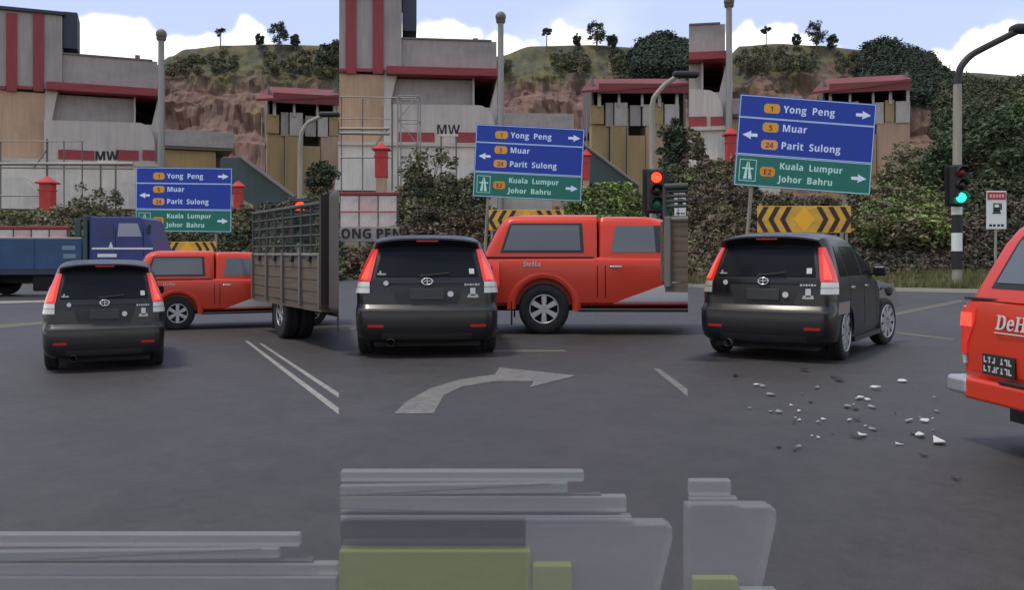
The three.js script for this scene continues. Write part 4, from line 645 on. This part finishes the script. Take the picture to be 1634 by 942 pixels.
function fuelSign(x0, x1, y0, y1, d, label) {
  const o = thing('fuel_sign', label, 'road sign'), k = d / F, w = (x1 - x0) * k, h = (y1 - y0) * k, p = W((x0 + x1) / 2, (y0 + y1) / 2, d); o.position.copy(p);
  part('board', rbox(w, h, 0.04, 0, 0, 0, 0.02), mt.white, o); part('red_header', box(w * 0.92, h * 0.2, 0.01, 0, h * 0.37, 0.024), mt.signRed, o);
  part('pump_symbol', [box(w * 0.34, h * 0.24, 0.01, 0, h * 0.06, 0.024), box(w * 0.07, h * 0.16, 0.01, w * 0.22, h * 0.09, 0.024), box(w * 0.44, h * 0.03, 0.01, 0, -h * 0.08, 0.024)], mt.dark, o); part('pump_window', box(w * 0.22, h * 0.08, 0.006, 0, h * 0.11, 0.031), mt.white, o);
  part('header_letters', [-2, -1, 0, 1, 2].map(i => box(w * 0.09, h * 0.08, 0.005, i * w * 0.15, h * 0.37, 0.031)), mt.pale, o); part('distance_text', [-1.6, -0.6, 0.5, 1.5].map((i, j) => box(w * 0.13, h * 0.06, 0.008, i * w * 0.19, -h * 0.40, 0.024)), mt.dark, o);
  part('post', rod([0, landY(p.x, p.z) - p.y - 0.2, -0.06], [0, h * 0.45, -0.06], 0.05, 8), mt.post, o);
}
fuelSign(1573, 1605, 305, 366, 33, 'white fuel station sign with red header beside the green signal');
fuelSign(1076, 1095, 304, 345, 40, 'small white fuel station sign beside the red signal');

// ------------------------------------------------------------------ works yard in front of the factory
function redPillar(x0, x1, y0, y1, d, label) {
  const o = thing('red_pillar', label, 'pillar'), k = d / F, w = (x1 - x0) * k, p = W((x0 + x1) / 2, y1, d), h = (y1 - y0) * k; o.position.set(p.x, p.y, p.z);
  const gy = landY(p.x, p.z) - p.y - 0.5;
  part('shaft', [rbox(w * 0.72, h * 0.80, w * 0.72, 0, h * 0.40, 0, 0.06), rbox(w * 0.80, h * 0.05, w * 0.80, 0, h * 0.58, 0, 0.03)], mt.signRed, o);
  const r = at(new THREE.CylinderGeometry(0.06 * w, 0.76 * w, h * 0.2, 4, 1), 0, h * 0.89, 0, 0, Math.PI / 4); part('pointed_cap', r, mt.signRed, o); part('eave', rbox(w * 1.06, h * 0.05, w * 1.06, 0, h * 0.79, 0, 0.03), mt.signRed, o);
  part('footing', span(-w * 0.3, gy, -w * 0.3, w * 0.3, 0, w * 0.3), mt.tan, o);
}
redPillar(64, 90, 281, 336, 76, 'red pillar with pointed cap above the blue truck bed');
redPillar(372, 390, 288, 336, 76, 'red pillar with pointed cap at the edge of the small direction sign');
redPillar(596, 622, 227, 284, 76, 'red pillar with pointed cap beside the scaffold tower');
redPillar(927, 943, 238, 288, 76, 'red pillar with pointed cap at the edge of the middle-sized direction sign');
redPillar(1155, 1176, 203, 262, 76, 'red pillar with pointed cap half hidden by the largest direction sign');
function pipeRack(rods, d, label) {
  const o = thing('pipe_rack', label, 'pipe rack');
  for (const [x0, y0, x1, y1, r] of rods) { const a = W(x0, y0, d), b = W(x1, y1, d); const up = Math.abs(x0 - x1) < 2; if (up) b.y = Math.min(b.y, landY(b.x, b.z) - 0.2); part(up ? 'upright' : 'pipe', rod([a.x, a.y, a.z + (up ? 0 : 0.15)], [b.x, b.y, b.z + (up ? 0 : 0.15)], r * d / F, 8), up ? mt.steel : mt.galv, o); }
}
pipeRack([[2, 226, 2, 350, 1.2], [76, 222, 76, 350, 1.8], [103, 224, 103, 350, 1.0], [132, 226, 132, 350, 1.0], [-20, 226, 136, 226, 0.9], [-20, 262, 214, 262, 2.6], [-20, 268, 214, 270, 1.2], [-20, 313, 78, 313, 1.2], [55, 270, 76, 240, 1.4]], 88, 'pipe rack of thin steel pipes above the blue truck bed');
pipeRack([[545, 155, 545, 350, 1.0], [579, 158, 579, 350, 1.0], [626, 155, 626, 350, 1.4], [543, 155, 668, 157, 1.0], [543, 190, 626, 191, 0.8], [543, 206, 622, 206, 2.2], [543, 213, 622, 214, 2.6], [543, 252, 626, 252, 1.2], [600, 232, 620, 205, 1.4]], 88, 'pipe rack of thin steel pipes beside the scaffold tower');
{
  const d = 60, o = thing('scaffold_tower', 'tall scaffold tower of grey tubes beside the lettered board', 'scaffold'), k = d / F, p = W(651, 385, d); o.position.set(p.x, landY(p.x, p.z) - 0.1, p.z);
  const hw = 16 * k, H = p.y - o.position.y + 232 * k;
  for (const x of [-hw, hw]) for (const z of [0, -1.6]) part('standard', rod([x, 0, z], [x, H, z], 0.06, 7), mt.galv, o);
  for (let i = 1; i <= 7; i++) { const y = H * i / 7; for (const z of [0, -1.6]) part('ledger', rod([-hw, y, z], [hw, y, z], 0.035, 6), mt.galv, o); for (const x of [-hw, hw]) part('transom', rod([x, y, 0], [x, y, -1.6], 0.035, 6), mt.galv, o); part('brace', rod([(i % 2 ? -1 : 1) * hw, H * (i - 1) / 7, 0.05], [(i % 2 ? 1 : -1) * hw, y, 0.05], 0.03, 6), mt.galv, o); }
}
function hoarding(x0, x1, y0, y1, d, cols, rows, label) {
  const o = thing('hoarding', label, 'billboard'), k = d / F, A = W(x0, y1, d), w = (x1 - x0) * k, h = (y1 - y0) * k; o.position.set(A.x, A.y, A.z);
  for (let i = 0; i < cols; i++) for (let j = 0; j < rows; j++) part('panel', rbox(w / cols - 0.08, h / rows - 0.08, 0.06, w * (i + 0.5) / cols, h * (j + 0.5) / rows, 0, 0.015), j === rows - 1 && i % 2 ? M([0.68, 0.50, 0.48], 0.7, { map: streakMap }) : M([0.72, 0.65, 0.62], 0.7, { map: streakMap }), o);
  part('backing', span(0, 0, -0.12, w, h, -0.04), mt.steel, o); part('red_top_rail', rbox(w + 0.3, 5 * k, 0.2, w / 2, h + 2.6 * k, 0, 0.03), mt.crimson, o); if (rows > 1) part('red_rail', rbox(w, 2.4 * k, 0.1, w / 2, h * 0.5, 0.02, 0.02), M([0.42, 0.12, 0.12], 0.6), o);
  const gy = landY(A.x, A.z) - A.y - 0.3; for (let i = 0; i <= cols; i++) part('post', rod([w * i / cols, gy, -0.18], [w * i / cols, h, -0.18], 0.06, 7), mt.steel, o);
}
hoarding(-120, 108, 366, 400, 50, 8, 1, 'long pale hoarding with red top rail behind the blue truck bed');
hoarding(543, 634, 312, 364, 54, 3, 2, 'white panelled hoarding with red rails beside the scaffold tower');
{
  const d = 52, k = d / F, o = thing('letter_board', 'grey board with bold dark letters below the white hoarding', 'sign'), A = W(543, 386, d), w = 116 * k, h = 24 * k; o.position.set(A.x, A.y, A.z);
  part('backing_board', rbox(w, h, 0.1, w / 2, h / 2, 0, 0.02), mt.wall, o); const g = text('ONG PENG', 15.5 * k, 0.06); g.computeBoundingBox(); g.scale((w * 0.96) / (g.boundingBox.max.x - g.boundingBox.min.x), 1, 1); g.translate(w / 2, h * 0.55, 0.051); part('lettering', g, mt.dark, o);
  const gy = landY(A.x, A.z) - A.y - 0.2; for (const t of [0.05, 0.35, 0.65, 0.95]) part('post', rod([w * t, gy, -0.1], [w * t, h * 0.8, -0.1], 0.06, 7), mt.post, o);
}
for (const [x, y, d, lab] of [[172, 249, 100, 'dark letters MW standing before the crimson band above the thin pipe rack'], [716, 207, 100, 'dark letters MW standing before the crimson band near the scaffold tower']]) {
  const k = d / F, p = W(x, y, d), o = thing('roof_lettering', lab, 'sign'); o.position.copy(p); part('lettering', text('MW', 15 * k, 0.15), mt.dark, o); part('pale_base', box(30 * k, 4 * k, 0.3, 0, -9 * k, 0), mt.whiteWall, o); for (const s of [-1, 1]) part('stay', rod([s * 12 * k, landY(p.x, p.z) - p.y, -0.2], [s * 12 * k, 0, -0.2], 0.1, 6), mt.steel, o);
}

// ------------------------------------------------------------------ trees and undergrowth
const olive = [[0.085, 0.085, 0.035], [0.07, 0.065, 0.035], [0.10, 0.09, 0.05]], deep = [[0.03, 0.045, 0.02], [0.04, 0.05, 0.022], [0.05, 0.05, 0.025]], fresh = [[0.10, 0.15, 0.035], [0.08, 0.12, 0.03], [0.12, 0.14, 0.05]], brown = [[0.075, 0.055, 0.035], [0.06, 0.045, 0.03], [0.085, 0.07, 0.04]];
const onLand = (px, d) => { const v = W(px, HZ, d); return [v.x, landY(v.x, v.z) - 0.1, v.z]; };
const up = (py, d) => CH + (HZ - py) / F * d;
function bankTree(name, label, px, top, d, rx, ry, o) { const p = onLand(px, d), h = up(top, d) - p[1]; return tree(name, label, 'tree', p, { h, rx: rx * d / F, ry: Math.min(ry * d / F, h * 0.6), ...o }); }
bankTree('sparse_tree', 'thin sparse tree above the blue truck cab', 150, 288, 60, 44, 34, { n: 900, leaf: 0.17, clumps: 22, spread: 0.6, col: [0.085, 0.085, 0.045] });
bankTree('sparse_tree', 'thin sparse tree beside the scaffold tower', 690, 232, 58, 46, 40, { n: 1100, leaf: 0.17, clumps: 24, spread: 0.6, col: [0.085, 0.085, 0.045] });
bankTree('bank_tree', 'dark bushy tree behind the caged lorry top', 514, 258, 70, 25, 36, { n: 3000, leaf: 0.17, clumps: 34, spread: 0.55, col: [0.032, 0.045, 0.02] });
bankTree('bank_tree', 'dark bushy tree beside the small fuel sign', 1072, 192, 60, 26, 44, { n: 3200, leaf: 0.17, clumps: 34, spread: 0.5, col: [0.036, 0.05, 0.024] });
bankTree('bank_tree', 'tall spreading dark tree behind the banded street lamp', 1560, 165, 52, 78, 100, { n: 11000, leaf: 0.17, clumps: 90, spread: 0.75, col: [0.04, 0.062, 0.028], trunk: 0.2 });
bankTree('bank_tree', 'tall green tree at the roadside right of the fuel station sign', 1650, 140, 58, 60, 100, { n: 8000, leaf: 0.18, clumps: 70, spread: 0.75, col: [0.06, 0.10, 0.03], trunk: 0.2 });
bankTree('bank_tree', 'pale olive tree behind the shed end near the banded street lamp', 1450, 235, 75, 46, 44, { n: 4500, leaf: 0.19, clumps: 40, spread: 0.8, col: [0.10, 0.10, 0.05] });
bankTree('bank_tree', 'yellowish shrubby tree by the factory end bay', 1112, 205, 58, 13, 46, { n: 1300, leaf: 0.16, clumps: 20, spread: 0.4, col: [0.10, 0.09, 0.05] });
thicket('undergrowth', 'olive undergrowth behind the blue truck', { x0: -30, x1: 228, top: [[-30, 342], [70, 336], [140, 332], [228, 342]], bottom: 400, d0: 53, d1: 62, n: 420, size: 1.0, cols: olive });
thicket('undergrowth', 'dark undergrowth under the small direction sign', { x0: 225, x1: 412, top: [[225, 366], [365, 366], [380, 322], [412, 336]], bottom: 420, d0: 54.6, d1: 62, n: 380, size: 0.9, cols: [...olive, ...deep] });
thicket('undergrowth', 'dark undergrowth behind the caged lorry', { x0: 408, x1: 536, top: [[408, 330], [470, 318], [536, 300]], bottom: 430, d0: 46, d1: 62, n: 360, size: 0.9, cols: [...deep, ...olive, [0.025, 0.03, 0.02]] });
thicket('undergrowth', 'olive undergrowth between the scaffold tower and the direction sign', { x0: 642, x1: 776, top: [[642, 300], [660, 268], [700, 288], [757, 272], [776, 320]], bottom: 418, d0: 50, d1: 60, n: 560, size: 0.95, cols: [...olive, ...deep] });
thicket('undergrowth', 'brown undergrowth below the lettered board', { x0: 546, x1: 780, top: [[546, 392], [640, 388], [660, 335], [780, 335]], bottom: 418, d0: 48.5, d1: 52, n: 220, size: 0.8, cols: brown });
thicket('hedge', 'bright green hedge beside the red signal', { x0: 900, x1: 1042, top: [[900, 330], [935, 296], [985, 292], [1042, 312]], bottom: 412, d0: 49, d1: 58, n: 520, size: 0.9, cols: fresh });
thicket('undergrowth', 'dark undergrowth round the small fuel sign', { x0: 1040, x1: 1094, top: [[1040, 300], [1060, 262], [1094, 262]], bottom: 425, d0: 44, d1: 56, n: 330, size: 0.8, cols: deep });
thicket('undergrowth', 'brown and olive undergrowth left of the largest direction sign', { x0: 1103, x1: 1215, top: [[1103, 262], [1150, 250], [1175, 255], [1215, 305]], bottom: 436, d0: 40, d1: 55, n: 560, size: 0.85, cols: [...brown, ...olive] });
thicket('undergrowth', 'dark undergrowth under the largest direction sign', { x0: 1200, x1: 1395, top: [[1200, 308], [1395, 308]], bottom: 436, d0: 40.5, d1: 52, n: 620, size: 0.85, cols: [...olive, ...deep, ...brown] });
thicket('hedge', 'bright green hedge between the largest direction sign and the banded street lamp', { x0: 1388, x1: 1520, top: [[1388, 306], [1430, 288], [1470, 300], [1520, 312]], bottom: 360, d0: 41, d1: 52, n: 520, size: 0.85, cols: [...fresh, ...olive] });
thicket('undergrowth', 'dark brown undergrowth below the hedge and the tall tree', { x0: 1380, x1: 1720, top: [[1380, 350], [1530, 335], [1720, 300]], bottom: 440, d0: 38, d1: 46, n: 1000, size: 0.8, cols: [[0.05, 0.042, 0.028], [0.045, 0.045, 0.026], [0.06, 0.045, 0.03]] });
thicket('undergrowth', 'dark green undergrowth at the foot of the tall roadside trees', { x0: 1530, x1: 1720, top: [[1530, 240], [1600, 220], [1720, 230]], bottom: 350, d0: 46, d1: 54, n: 520, size: 1.0, cols: deep });
thicket('hill_scrub', 'scrub covering the top of the quarried hill', { x0: 262, x1: 541, top: px => poly(RIDGE, px) + 3, bottom: 112, d0: 276, d1: 298, n: 170, size: 2.0, patchy: true, cols: [...deep, ...olive] });
thicket('hill_scrub', 'scrub covering the hilltop above the middle loading shed', { x0: 800, x1: 1096, top: px => poly(RIDGE, px) + 3, bottom: 108, d0: 276, d1: 298, n: 170, size: 2.0, patchy: true, cols: [...deep, ...olive] });
thicket('hill_scrub', 'scrub covering the hilltop above the largest direction sign', { x0: 1172, x1: 1420, top: px => poly(RIDGE, px) + 3, bottom: 104, d0: 276, d1: 298, n: 150, size: 2.0, patchy: true, cols: [...deep, ...olive] });
thicket('far_wood', 'dark wood on the hilltop above the middle loading shed', { x0: 1010, x1: 1096, top: [[1010, 78], [1030, 58], [1060, 52], [1096, 64]], bottom: 106, d0: 268, d1: 290, n: 420, size: 3.2, cols: [[0.018, 0.03, 0.018], [0.024, 0.036, 0.02]] });
thicket('far_wood', 'dark wood on the hilltop behind the bent street lamp', { x0: 1372, x1: 1530, top: [[1372, 82], [1392, 64], [1410, 60], [1440, 72], [1485, 84], [1500, 108], [1530, 124]], bottom: 150, d0: 262, d1: 290, n: 900, size: 3.2, cols: [[0.018, 0.03, 0.018], [0.024, 0.036, 0.02]] });
thicket('far_wood', 'dark wood at the hill edge above the caged lorry', { x0: 515, x1: 539, top: [[515, 78], [539, 66]], bottom: 92, d0: 280, d1: 292, n: 70, size: 3.0, cols: deep });
thicket('far_wood', 'green wood on the hillside behind the tall roadside trees', { x0: 1500, x1: 1720, top: [[1500, 128], [1560, 118], [1590, 128], [1634, 116], [1720, 110]], bottom: 240, d0: 130, d1: 180, n: 1100, size: 2.0, cols: [...deep, [0.04, 0.06, 0.024]] });
thicket('added_roadside_wood', 'unseen green wood added along the verge past the fuel station sign', { x0: 1730, x1: 4200, top: [[1730, 120], [4200, 60]], bottom: 430, d0: 40, d1: 56, n: 1500, size: 2.6, cols: deep });  // unseen wood outside the frame, added so the car windows mirror dark leaves
function ridgeTree(px, top, w, lab, kind) {
  const H = ridgeAt(px), k = 296 / F, X = (px - 817) * k, h = CH + (HZ - top) * k - H + 2.4, palm = kind === 2;
  return tree(palm ? 'ridge_palm' : 'ridge_tree', lab, 'tree', [X, H - 2.4, -296], { h, rx: w * k, ry: palm ? h * 0.22 : h * 0.40, n: palm ? 260 : 1500, leaf: palm ? 0.55 : 0.40, clumps: palm ? 7 : 34, spread: palm ? 0.8 : w * 0.085, col: [0.035, 0.05, 0.03], trunk: palm ? 0.22 : 0.34 });
}
for (const [dx, w] of [[0, 'above the caged lorry'], [506, 'above the middle-sized direction sign'], [856, 'above the largest direction sign']]) {
  ridgeTree(446 + dx, 33, 14, `round-crowned tree on the hill ridge ${w}`, 0); ridgeTree((dx === 506 ? 366 : dx ? 366 : 352) + dx, 43, 7, `spindly palm-like tree on the hill ridge ${w}`, 2);
  ridgeTree(415 + dx, 53, 6, `smallest bushy tree on the ridge ${w}`, 0); ridgeTree(471 + dx, 55, 8, `low dark tree on the ridge ${w}`, 0);
}
{ // grass blades on the verge
  const n = 9000, bl = []; for (let i = 0; i < 7; i++) { const a = rr(0, 6.3), h = rr(0.12, 0.3), l = rr(0.03, 0.12), x = rr(-0.1, 0.1), z = rr(-0.1, 0.1); bl.push([x - 0.012, 0, z, x + 0.012, 0, z, x + Math.cos(a) * l, h, z + Math.sin(a) * l]); }
  const g = new THREE.BufferGeometry(); g.setAttribute('position', new THREE.Float32BufferAttribute(bl.flat(), 3)); g.setAttribute('color', new THREE.Float32BufferAttribute(new Float32Array(bl.length * 9).fill(1), 3)); g.computeVertexNormals();
  const m = new THREE.InstancedMesh(g, mt.leaf, n), e = new THREE.Matrix4(), q = new THREE.Quaternion(), c = new THREE.Color();
  for (let i = 0; i < n; i++) { const x = rr(-24, 26), z = kerbZ(x) - 0.35 - Math.pow(rnd(), 1.4) * 9, s = rr(0.6, 1.5); q.setFromAxisAngle(new THREE.Vector3(0, 1, 0), rr(0, 6.3)); e.compose(new THREE.Vector3(x, landY(x, z) - 0.02, z), q, new THREE.Vector3(s, s, s)); m.setMatrixAt(i, e); const k = rr(0.7, 1.3); c.setRGB(0.12 * k, 0.115 * k * rr(0.9, 1.1), 0.035 * k); m.setColorAt(i, c); }
  m.name = 'verge_grass'; m.userData = { kind: 'stuff', label: 'dry olive grass on the verge', category: 'grass' }; scene.add(m);
}

// ------------------------------------------------------------------ crash debris on the road
{
  const pale = M([0.50, 0.49, 0.46], 0.45), darkP = M([0.02, 0.02, 0.022], 0.5), grey = M([0.20, 0.20, 0.20], 0.5);
  const bits = [[1174, 601, 10, 1], [1208, 616, 8, 0], [1216, 619, 7, 2], [1228, 632, 13, 2], [1243, 660, 9, 2], [1284, 593, 13, 1], [1340, 609, 14, 1], [1303, 621, 9, 2], [1395, 622, 13, 0], [1372, 638, 11, 0], [1384, 641, 8, 0], [1353, 651, 12, 2], [1364, 655, 9, 1], [1391, 652, 10, 2], [1441, 611, 11, 0], [1451, 673, 6, 0], [1477, 675, 11, 0], [1368, 700, 13, 1], [1374, 697, 12, 0], [1465, 697, 14, 0], [1434, 711, 8, 0], [1498, 708, 22, 0], [1474, 729, 8, 1], [1242, 715, 8, 1], [1273, 716, 8, 2], [1524, 767, 9, 1], [1366, 672, 7, 1], [1305, 676, 6, 2], [1330, 604, 8, 1], [1392, 687, 8, 2], [1456, 694, 8, 1]]; for (let i = 0; i < 26; i++) { const t = rnd(); bits.push([rr(1190, 1510), 600 + 130 * Math.sqrt(t) * rr(0.5, 1), rr(3, 6.5), Math.floor(rnd() * 3)]); }
  for (const [px, py, w, m] of bits) {
    const p = G(px, py), s = w / F * GD(py) * 0.68, pts = [], n = 5 + Math.floor(rnd() * 3); for (let i = 0; i < n; i++) { const a = i / n * 6.283 + rr(-0.25, 0.25), r = s * rr(0.4, 1.15); pts.push([Math.cos(a) * r, Math.sin(a) * r * 1.7]); }
    const tl = rr(0, 0.28), g = prism(pts, 0.008); g.rotateX(-Math.PI / 2); const q = g.attributes.position; for (let i = 0; i < q.count; i++) q.setY(i, q.getY(i) * 0.6 + 0.004 + tl * (q.getX(i) + s) + 0.2 * Math.abs(q.getZ(i))); g.computeVertexNormals(); g.rotateY(rr(-0.6, 0.6)); g.translate(p.x, 0.002, p.z);
    single(['pale_shard', 'dark_shard', 'grey_shard'][m], [`pale broken plastic shard scattered beside the wrecked hatchback`, `dark broken plastic shard scattered beside the wrecked hatchback`, `grey broken plastic shard scattered beside the wrecked hatchback`][m], 'debris', g, [pale, darkP, grey][m], ['pale crash debris', 'dark crash debris', 'grey crash debris'][m]);
  }
}

// ------------------------------------------------------------------ windscreen reflections, built as see-through sheets and blocks on an added ledge
{
  const D = 0.9, k = D / F, film = (c, o) => M(c, 0.6, { transparent: true, opacity: o });      // see-through tints standing in for reflections in the windscreen
  const reflectGrey = film([0.36, 0.375, 0.365], 0.30), reflectGrey2 = film([0.32, 0.345, 0.345], 0.29), slate = film([0.10, 0.11, 0.115], 0.4), lime = film([0.34, 0.39, 0.12], 0.28), reflectPale = film([0.34, 0.345, 0.355], 0.27);
  const X = px => (px - 817) * k, Y = py => CH + (HZ - py) * k;
  const reflectionSheet = (name, label, cat, x0, x1, y0, y1, mat, dep = 0.03, zo = 0, tilt = 0) => { const g = rbox(X(x1) - X(x0), Y(y0) - Y(y1), dep, 0, 0, 0, 0.0022, 2); g.rotateZ(tilt); g.translate((X(x0) + X(x1)) / 2, (Y(y0) + Y(y1)) / 2, -D - dep / 2 + zo); return single(name, label, cat, g, mat); };
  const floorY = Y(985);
  reflectionSheet('reflection_line', 'thin dark windscreen reflection line slanting across the widest low stack', 'strip', -40, 420, 884, 886, slate, 0.002, 0.0065, 0.050); reflectionSheet('reflection_line', 'thin dark windscreen reflection line slanting across the top of the high stack', 'strip', 543, 880, 779, 781, slate, 0.002, 0.0065, 0.058); reflectionSheet('reflection_line', 'thin dark windscreen reflection line slanting down across the long sheet of the high stack', 'strip', 543, 800, 812, 814, slate, 0.002, 0.0065, -0.03);
  reflectionSheet('reflection_sheet', 'grey windscreen reflection sheet topmost in the widest low stack', 'reflected_sheet', -40, 478, 853, 874, reflectGrey, 0.012); reflectionSheet('reflection_sheet', 'grey windscreen reflection sheet second from the top in the widest low stack', 'reflected_sheet', -40, 447, 876, 893, reflectGrey2, 0.010, 0.004, 0.012); reflectionSheet('reflection_sheet', 'long grey windscreen reflection sheet jutting out third in the widest low stack', 'reflected_sheet', -40, 540, 899, 918, reflectGrey, 0.012, 0.002); reflectionSheet('reflection_sheet', 'thin dark windscreen reflection sheet between the grey ones of the widest low stack', 'reflected_sheet', -40, 500, 893.5, 898.5, slate, 0.012, 0.001); reflectionSheet('reflection_sheet', 'thick grey windscreen reflection sheet at the foot of the widest low stack', 'reflected_sheet', -40, 539, 919, 985, reflectGrey2, 0.014, 0.004);
  reflectionSheet('reflection_sheet', 'grey windscreen reflection sheet topmost in the high stack with the lime block', 'reflected_sheet', 543, 932, 752, 770, reflectGrey, 0.012); reflectionSheet('reflection_sheet', 'shorter grey windscreen reflection sheet second from the top in the high stack with the lime block', 'reflected_sheet', 543, 906, 771, 788, reflectGrey2, 0.010, 0.004, 0.014); reflectionSheet('reflection_sheet', 'long grey windscreen reflection sheet third from the top in the high stack with the lime block', 'reflected_sheet', 543, 1000, 792, 818, reflectGrey, 0.012, 0.001); reflectionSheet('reflection_sheet', 'thin dark windscreen reflection sheet under the top ones in the high stack', 'reflected_sheet', 543, 960, 788.5, 791.5, slate, 0.01); reflectionSheet('reflection_sheet', 'thin grey windscreen reflection sheet jutting out below the long one in the high stack', 'reflected_sheet', 543, 1008, 822, 831, reflectGrey2, 0.012, 0.003); reflectionSheet('reflection_sheet', 'thin dark windscreen reflection sheet beneath the long one in the high stack', 'reflected_sheet', 543, 990, 818.5, 821.5, slate, 0.01, 0.001); reflectionSheet('reflection_sheet', 'dark windscreen reflection sheet lying on the lime block', 'reflected_sheet', 543, 838, 832, 872, slate, 0.02);
  reflectionSheet('reflection_block', 'lime windscreen reflection block lowest in the high stack', 'box', 543, 847, 876, 985, lime, 0.02, 0.006); reflectionSheet('reflection_block', 'small lime windscreen reflection block beside the big grey tapered one', 'box', 850, 912, 896, 985, lime, 0.014, 0.012);
  const reflection_taper = (pts, label, zo) => { const g = prism(pts.map(([a, b]) => [X(a), Y(b)]), 0.02, 0.0018); g.translate(0, 0, -D - 0.024 + zo); single('tapered_reflection', label, 'reflection_taper', g, reflectPale); };
  reflection_taper([[842, 985], [842, 840], [1062, 840], [1070, 845], [1071, 860], [1040, 985]], 'big grey tapered windscreen reflection block at the end of the high stack', 0.002);
  reflectionSheet('reflection_sheet', 'grey windscreen reflection sheet topmost in the narrow stack', 'reflected_sheet', 1100, 1167, 767, 793, reflectGrey, 0.012); reflectionSheet('reflection_sheet', 'grey windscreen reflection sheet second from the top in the narrow stack', 'reflected_sheet', 1100, 1177, 794, 808, reflectGrey2, 0.012, 0.002); reflection_taper([[1100, 985], [1100, 813], [1228, 813], [1237, 818], [1238, 832], [1205, 985]], 'grey tapered windscreen reflection block in the narrow stack', 0.0); reflectionSheet('reflection_block', 'lime windscreen reflection block in front of the grey tapered one of the narrow stack', 'box', 1100, 1170, 912, 985, lime, 0.012, 0.02); reflectionSheet('reflection_block', 'low grey windscreen reflection block in front of the tapered one of the narrow stack', 'box', 1172, 1230, 930, 985, reflectGrey2, 0.012, 0.02);
  const o = thing('added_shelf', 'unseen dark ledge added below the windscreen reflection stacks', 'added_shelf'); part('shelf', rbox(0.98, 0.02, 0.10, -0.22, floorY - 0.0105, -0.915, 0.006), mt.trim, o); part('shelf_support', span(-0.6, 0, -0.95, 0.2, floorY - 0.021, -0.9), mt.trim, o);  // unseen ledge and support, added to hold up the reflection stand-ins
}
renderer.render(scene, camera);
